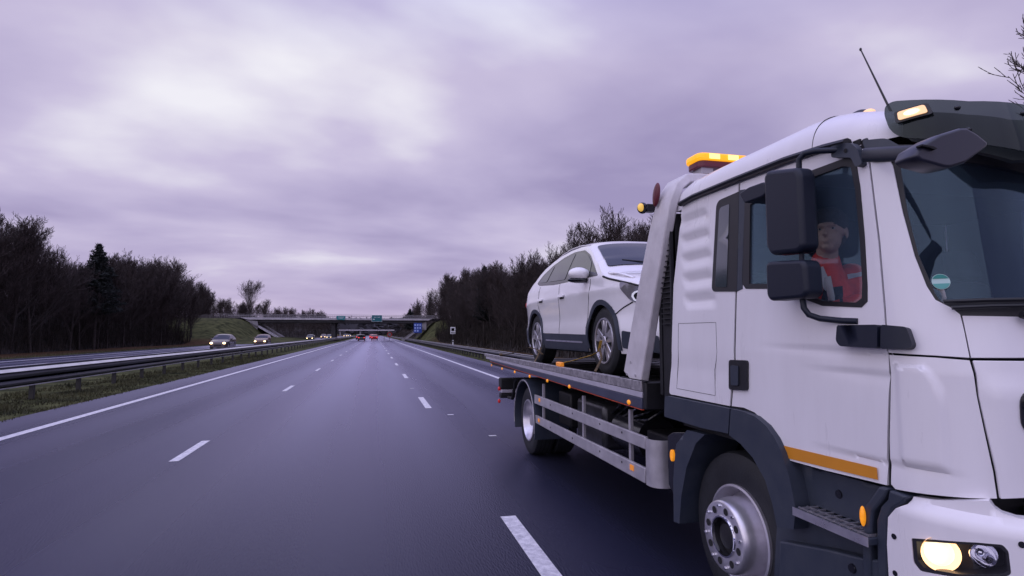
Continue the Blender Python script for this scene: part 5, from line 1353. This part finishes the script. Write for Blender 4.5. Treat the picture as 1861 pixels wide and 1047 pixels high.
MB().prism([(a.x+.1*w, b.z), (b.x-.12*w, b.z-.1), (b.x, b.z+.8*h), (b.x-.1*w, a.z), (a.x+.05*w, a.z), (a.x, b.z+.5*h)], lambda p, q, d: (p, 139.4+d, q), 0, .05).mk('sign_panel', mat('teal_sign_light', (.03, .22, .25), .5), s2)
marks(s2, [(a.x+.2*w, a.x+.85*w, b.z+.62*h, b.z+.70*h), (a.x+.25*w, a.x+.75*w, b.z+.35*h, b.z+.42*h)], 139.4)
# blue sign with pale squares in front of the right slope
a, b = onX(752, 587, 8.9), onX(767, 605, 8.9); Y = a.y
Y = 118; a, b = onY(752, 587, Y), onY(766.5, 605, Y)
s3 = tag(empty('services_sign', ((a.x+b.x)/2, Y, 0)), 'dark blue sign with rows of pale squares on the right verge before the bridge', 'sign')
signo = MB().box(a.x, b.x, Y, Y+.06, b.z, a.z).mk('sign_panel', 'blue', s3)
w = b.x-a.x; h = a.z-b.z; MT['signb'] = mat('sign_pale_blue', (.35, .45, .85), .4)
for i in range(3):
    for j in range(3):
        if i == 2 and j == 0: continue
        MB().box(a.x+w*(.08+.31*i), a.x+w*(.28+.31*i), Y-.02, Y-.002, b.z+h*(.12+.29*j), b.z+h*(.30+.29*j)).mk('sign_mark', 'signb', s3)
for x in (a.x+.3, b.x-.3): MB().tube([(x, Y+.12, -.2), (x, Y+.12, a.z)], .05, 8).mk('post', 'postm', s3)
# small white sign with dark square
Y = 75; a, b = onY(818.5, 594.5, Y), onY(827.5, 607, Y)
s4 = tag(empty('small_white_sign', ((a.x+b.x)/2, Y, 0)), 'small white sign with a dark square on a thin post beside the right guardrail', 'sign')
MB().box(a.x, b.x, Y, Y+.03, b.z, a.z).mk('sign_panel', 'signw', s4)
w = b.x-a.x; h = a.z-b.z
MB().box(a.x+.2*w, b.x-.2*w, Y-.01, Y-.002, b.z+.42*h, b.z+.85*h).mk('dark_square', 'gloss', s4)
for i in range(3): MB().box(a.x+w*(.16+.26*i), a.x+w*(.34+.26*i), Y-.01, Y-.002, b.z+.08*h, b.z+.24*h).mk('sign_mark', 'gloss', s4)
MB().tube([((a.x+b.x)/2, Y+.05, -.2), ((a.x+b.x)/2, Y+.05, a.z)], .035, 8).mk('post', 'postm', s4)
def delin(x, y, lab):
    r_ = tag(empty('marker_post', (x, y, 0)), lab, 'marker post')
    MB().prism([(-.06, -.04), (.06, -.04), (.0, .06)], lambda a_, b_, d: (x+a_, y+b_, d), -.1, 1.0).mk('post', 'signw', r_, bevel=.008)
    MB().box(x-.045, x+.045, y-.046, y-.041, .80, .93).mk('reflector', 'gloss', r_)
p = onY(823, 628, 62); delin(p.x, 62, 'white marker post standing below the small white sign')
p = onY(696, 614, 150); delin(p.x+.3, 150, 'white marker post at the road edge under the bridge on the right')
# round red and white sign beyond, at the foot of the right slope
Y = 150; p = onY(708, 608, Y)
s5 = tag(empty('round_sign', (p.x, Y, 0)), 'round red and white sign low at the foot of the right bridge slope', 'sign')
MB().lathe([(0, 0), (0, .62), (.05, .62), (.05, 0)], (p.x, Y, p.z), 'y', 20, sign=-1).mk('sign_panel', 'redlens', s5)
MB().lathe([(0.06, 0), (0.06, .40)], (p.x, Y, p.z), 'y', 20, sign=-1).mk('sign_face', 'signw', s5)
MB().tube([(p.x, Y+.08, -.2), (p.x, Y+.08, p.z)], .05, 8).mk('post', 'postm', s5)
# small pale cabinet by the oncoming road
p = onZ(573, 610, .0); Y = 150; a = onY(570, 601, Y); b = onY(576, 609, Y)
cb = tag(empty('roadside_cabinet', ((a.x+b.x)/2, Y, 0)), 'small pale roadside cabinet left of the oncoming road beyond the bridge', 'cabinet')
MB().box(a.x, b.x, Y, Y+.5, max(.1, b.z), a.z).mk('cabinet_body', 'conc', cb, bevel=.03); MB().box(a.x-.05, b.x+.05, Y-.05, Y+.55, a.z+.002, a.z+.06).mk('cabinet_lid', 'conc', cb)
# ================================================================ TREES
MT['bark'] = mat('dark_bark', (.034, .026, .025), .9, var=.4, vscale=6)
MT['twig'] = mat('bare_twigs', (.036, .025, .024), .9, var=.4, vscale=2)
MT['needle'] = mat('dark_needles', (.006, .009, .008), .85, var=.4, vscale=3)
def bare_tree(seed, H, spread, dens, tmin=.012, up=.55, lowb=.16):
    rd = random.Random(seed); tr, tw = MB(), MB()
    def seg3(mb, a, b, ra, rb, k=3):
        d = (b-a).normalized(); u = d.cross(Vector((.3, .9, .2))).normalized(); w = d.cross(u); n = len(mb.v)
        for p, r_ in ((a, ra), (b, rb)):
            for i in range(k): mb.v.append(p+(u*math.cos(6.283*i/k)+w*math.sin(6.283*i/k))*r_)
        for i in range(k): mb.f.append((n+i, n+(i+1) % k, n+k+(i+1) % k, n+k+i))
    def br_(p, d, ln, r_, dep):
        ns = (7, 5, 4, 3, 2)[dep]; pts = [p]; dd = d.copy()
        for i in range(ns):
            dd = (dd+Vector((rd.gauss(0, .11 if dep else .035), rd.gauss(0, .11 if dep else .035), rd.gauss(0, .08)+(.07 if dep else 0)))).normalized()
            pts.append(pts[-1]+dd*ln/ns)
        for i in range(ns):
            r0, r1 = r_*(1-.80*i/ns), r_*(1-.80*(i+1)/ns)
            seg3(tr if dep < 2 else tw, pts[i], pts[i+1], max(tmin, r0), max(tmin*.6, r1), 6 if dep == 0 else 3)
        if dep >= 4: return
        nc = int((22, 9, 5, 3)[dep]*dens*(1 if dep < 3 else 1)); lo = (lowb, .15, .12, .1)[dep]
        for c in range(nc):
            t_ = lo+(1-lo)*(c+rd.random())/nc; i = min(ns-1, int(t_*ns)); q = pts[i].lerp(pts[i+1], t_*ns-i)
            ax = (pts[i+1]-pts[i]).normalized(); s_ = ax.orthogonal().normalized(); s_.rotate(Matrix.Rotation(rd.uniform(0, 6.283), 3, ax))
            ang = rd.uniform(.45, .95) if dep else rd.uniform(.5, 1.0)*(1.15-.5*t_)
            nd = (ax*math.cos(ang)+s_*math.sin(ang)); nd.z += up*.62; nd.normalize()
            l_ = ln*((.55*spread*(1.15-.75*t_)) if dep == 0 else rd.uniform(.38, .62)*(1.15-.5*t_))
            br_(q, nd, l_, max(tmin, r_*(1-.8*t_)*.45), dep+1)
    br_(Vector((0, 0, -.2)), Vector((rd.gauss(0, .04), rd.gauss(0, .04), 1)).normalized(), H, H*.013, 0)
    return tr, tw
def treeproto(seed, H, spread, dens, **k):
    tr, tw = bare_tree(seed, H, spread, dens, **k)
    root = empty('bare_tree', (0, 0, 0))
    mk('trunk', tr.v, tr.f, 'bark', root, smooth=60, keep=True); mk('crown', tw.v, tw.f, 'twig', root, smooth=0, keep=True)
    root['H'] = H; return root
protos = [treeproto(11+i, H, sp_, d) for i, (H, sp_, d) in enumerate([(10, .9, 1.0), (9, 1.05, 1.05), (11, .8, .95), (8, 1.1, 1.1), (12, .75, .9), (9.5, .95, 1.0)])]
HS = [10, 9, 11, 8, 12, 9.5]; used = set()
def place(k, x, y, H, lab, grp, z=None, cat='tree', rz=None):
    z = gz(x, y)-.05 if z is None else z
    if k not in used: used.add(k); o = protos[k]
    else: o = copy_tree(protos[k])
    s_ = H/HS[k]; o.location = (x, y, z); o.rotation_euler = (0, 0, random.uniform(0, 6.28) if rz is None else rz); o.scale = (s_*random.uniform(.95, 1.15), s_*random.uniform(.95, 1.15), s_)
    if 'H' in o: del o['H']
    tag(o, lab, cat, grp); return o
rt2_ = random.Random(5)
skyL = [(0, 378), (60, 400), (130, 455), (170, 478), (230, 470), (300, 482), (350, 520), (390, 548), (430, 550), (560, 572), (600, 580)]
skyR = [(740, 565), (780, 548), (800, 525), (880, 498), (960, 470), (1040, 435), (1100, 400), (1190, 394), (1240, 380)]
def Hfor(x, y, tab):
    p = proj(Vector((x, y, 1.65))); yy = lerp(tab, p[0]); return max(4, onY(p[0], yy, y).z)*.87
lg = 'bare trees of the wood left of the motorway'; rg = 'bare trees of the wood right of the motorway'
gl1 = 'leafless dark tree in the edge of the wood beyond the oncoming carriageway'; gl2 = 'leafless dark tree deeper inside the wood left of the motorway'
rowL, rowR = [], []
y = 44
while y < 106:
    x = -30+rt2_.uniform(-1.2, 1.2); h = Hfor(x, y, skyL)*rt2_.uniform(.82, 1.02); rowL.append(place(rt2_.randrange(6), x, y, h, gl1, lg)); y += 2.1
for X0, st, yA in ((-31.5, 2.9, 48), (-36, 3.4, 52), (-42, 4.0, 60)):
    y = yA
    while y < (112 if X0 > -33 else 128):
        x = X0+rt2_.uniform(-1.6, 1.6); h = Hfor(x, y, skyL)*rt2_.uniform(.66, .86); place(rt2_.randrange(6), x, y, min(h, 15), gl2, lg+' (deeper rows)'); y += st
for i in range(34):
    y = 156+i*7.5; x = -27+rt2_.uniform(-4, 2)-i*.1
    h = max(2.5, (Hfor(x, y, skyL)/.87-gz(x, y))*rt2_.uniform(.85, 1.1)); place(rt2_.randrange(6), x, y, min(14, h), 'leafless tree in the receding tree line beyond the left bridge slope', 'trees beyond the bridge on the left', gz(x, y))
for i in range(34):
    y = 154+rt2_.uniform(0, 36); x = -30-rt2_.uniform(0, 1)**.8*34
    h = max(2.2, (Hfor(x, y, skyL)/.87-gz(x, y))*rt2_.uniform(.8, 1.05)); place(rt2_.randrange(6), x, y, min(14, h), 'small leafless tree on the rise behind the left end of the bridge', 'trees on the rise behind the bridge')
gr1 = 'leafless dark tree at the edge of the wood behind the right guardrail'; gr2 = 'leafless dark tree deeper inside the wood right of the motorway'
y = 20
while y < 122:
    x = 14.5+rt2_.uniform(-1, 1.2); h = Hfor(x, y, skyR)*rt2_.uniform(.84, 1.04); rowR.append(place(rt2_.randrange(6), x, y, h, gr1, rg)); y += 2.0 if y < 60 else 2.6
for X0, st, yA in ((18, 2.9, 26), (22.5, 3.6, 34), (28, 4.4, 46)):
    y = yA
    while y < 150:
        x = X0+rt2_.uniform(-1.5, 1.5); h = Hfor(x, y, skyR)*rt2_.uniform(.66, .86); place(rt2_.randrange(6), x, y, min(14, h), gr2, rg+' (deeper rows)'); y += st
for i in range(22):
    y = 158+i*9; x = 15+rt2_.uniform(-2, 5)+i*.2
    place(rt2_.randrange(6), x, y, 9.5*rt2_.uniform(.8, 1.15), 'leafless tree in the receding tree line beyond the right bridge slope', 'trees beyond the bridge on the right', gz(x, y))
vis_ = [o for o in rowL if proj(o.location)[0] > 8]
vis_[0]['label'] = 'bare tree at the very left edge of the view, at the start of the wood'
vis_[-1]['label'] = 'last bare tree of the left wood before the grassy bridge slope'
near_ = sorted(vis_[1:-1], key=lambda o: abs(proj(o.location)[0]-172)); near_[0]['label'] = 'bare tree standing directly in front of the dark pine in the left wood'
vr_ = [o for o in rowR if proj(o.location)[0] < 960]
vr_[-1]['label'] = 'last bare tree of the right wood before the bridge slope'
vr_[0]['label'] = 'bare tree of the right wood just left of the rear of the carried white car'
near_ = sorted(vr_[1:-1], key=lambda o: abs(proj(o.location)[0]-826)); near_[0]['label'] = 'bare tree standing right behind the small white sign'
# single round-headed tree above the bridge approach
protos.append(treeproto(77, 9, 1.35, 1.0, lowb=.34)); HS.append(9)
p = onY(452, 575, 160); place(6, p.x, 160, onY(452, 527, 160).z-gz(p.x, 160), 'lone round headed bare tree standing above the left end of the bridge', None)
# big tree whose outer branches reach in at the top right
p = onX(1885, 330, 24); place(3, p.x+3.0, p.y-.6, 11.6, 'bare tree whose twigs reach into view above the truck cab at the right edge', None, rz=1.0)
# conifers
def conifer(seed, H, Rr, loc, lab):
    rd = random.Random(seed); root = tag(empty('pine_tree', loc), lab, 'tree'); L0 = Vector(loc)
    MB().tube([L0, L0+Vector((0, 0, H*.6)), L0+Vector((0, 0, H))], [.16, .10, .02], 8).mk('trunk', 'bark', root)
    c = MB(); z_ = H*.34
    while z_ < H:
        rr_ = Rr*(1-z_/H)**.75*rd.uniform(.8, 1.15)+.12; nb = 8
        for b_ in range(nb):
            a_ = 6.283*(b_+rd.random())/nb; L_ = rr_*rd.uniform(.65, 1.15); n_ = max(3, int(L_*9))
            for i in range(n_):
                t_ = (i+.5)/n_; ctr = L0+Vector((math.cos(a_)*L_*t_, math.sin(a_)*L_*t_, z_+.18*t_*L_-.1+rd.uniform(-.05, .05)))
                for _ in range(6):
                    d1 = Vector((rd.gauss(0, 1), rd.gauss(0, 1), rd.gauss(0, .6))).normalized()*rd.uniform(.18, .38); d2 = d1.orthogonal().normalized()*.06
                    n = len(c.v); c.v += [ctr-d2, ctr+d2, ctr+d1]; c.f.append((n, n+1, n+2))
        z_ += .26
    mk('crown', c.v, c.f, 'needle', root, smooth=0)
p = onX(172, 600, -28.5); pt = onY(172, 443, p.y); conifer(2, pt.z, 3.4, (p.x, p.y, 0), 'dark pine standing among bare trees in the left wood')
p = onX(880, 600, 13.2); pt = onY(880, 482, p.y); conifer(4, pt.z, 1.9, (p.x, p.y, 0), 'dark narrow pine standing among bare trees in the right wood')
p = onY(745, 580, 175); pt = onY(745, 561, 175); conifer(6, pt.z-gz(p.x, 175)*0, 3.0, (p.x, 175, 0), 'small dark evergreen beyond the right end of the bridge')
# undergrowth: uncountable thicket filling the woods
def thicket(name, lab, x0, x1, y0, y1, h, n, seed, side_):
    rd = random.Random(seed); c = MB()
    # lumpy mass
    nx, ny = 10, int((y1-y0)/1.2); v = []
    for j in range(ny+1):
        for i in range(nx+1):
            u = i/nx; x = x0+(x1-x0)*u; y = y0+(y1-y0)*j/ny
            e_ = min(1, u*3.2)**.6*min(1, j/4)*min(1, (ny-j)/4)
            zz = gz(x, y) - .1 + h*e_*(.72+.55*noise.noise(Vector((x*.35, y*.35, seed))))+.25*noise.noise(Vector((x*1.7, y*1.7, seed)))*e_
            v.append(Vector((x+.4*noise.noise(Vector((y*.6, zz, 1))), y, zz)))
    n_ = nx+1; c.add(v, [(j*n_+i, j*n_+i+1, (j+1)*n_+i+1, (j+1)*n_+i) for j in range(ny) for i in range(nx)])
    for _ in range(n):
        u = rd.random()**1.4; x = x0+(x1-x0)*u; y = rd.uniform(y0, y1); l_ = rd.uniform(.8, 1.0)*h*(.5+.7*min(1, u*3)); b_ = Vector((x, y, gz(x, y)-.1))
        tpt = b_+Vector((rd.gauss(0, .35), rd.gauss(0, .35), l_)); w_ = Vector((rd.gauss(0, 1), rd.gauss(0, 1), 0)).normalized()*rd.uniform(.012, .03)
        k = len(c.v); c.v += [b_-w_, b_+w_, tpt+w_*.3, tpt-w_*.3]; c.f.append((k, k+1, k+2, k+3))
        for _q in range(4):
            m_ = b_.lerp(tpt, rd.uniform(.4, 1)); e2 = m_+Vector((rd.gauss(0, .35), rd.gauss(0, .35), rd.uniform(.1, .6))); k = len(c.v); c.v += [m_-w_*.5, m_+w_*.5, e2]; c.f.append((k, k+1, k+2))
    o = mk(name, c.v, c.f, mat(name+'_m', (.014, .010, .010), .95, var=.5, vscale=3, base2=(.032, .022, .017), bump=.6, bscale=6), smooth=60, keep=True); tag(o, lab, 'undergrowth', kind='stuff')
thicket('undergrowth', 'dark tangled undergrowth filling the wood on the left', -29.0, -46, 38, 104, 4.6, 15000, 3, -1)
thicket('undergrowth', 'dark tangled undergrowth filling the wood on the right', 12.6, 34, 14, 124, 4.6, 15000, 8, 1)
thicket('undergrowth', 'low dark scrub on the rise behind the left end of the bridge', -27.5, -70, 151, 192, 1.7, 5000, 9, -1)
thicket('undergrowth', 'dark undergrowth below the tree line beyond the bridge on the left', -26.2, -50, 188, 420, 4.5, 9000, 5, -1)
thicket('undergrowth', 'dark undergrowth below the tree line beyond the bridge on the right', 12.0, 40, 184, 420, 4.5, 8000, 6, 1)
# far woods on the low hill
c = MB(); rd = random.Random(12)
for _ in range(5200):
    x = rd.uniform(-420, 330); y = rd.uniform(560, 900); b_ = Vector((x, y, gz(x, y)))
    for _k in range(3):
        r_ = rd.uniform(2.2, 5); ctr = b_+Vector((rd.gauss(0, 2.5), rd.gauss(0, 2.5), rd.uniform(1.5, 7)))
        q = [ctr+Vector((rd.gauss(0, r_), rd.gauss(0, r_*.6), rd.gauss(0, r_*.7))) for _q in range(3)]; k = len(c.v); c.v += q; c.f.append((k, k+1, k+2))
o = mk('far_woods', c.v, c.f, mat('far_woods_m', (.030, .028, .036), .95, var=.3), smooth=0, keep=True); tag(o, 'far off woods on the low hill at the horizon', 'woods', kind='stuff')
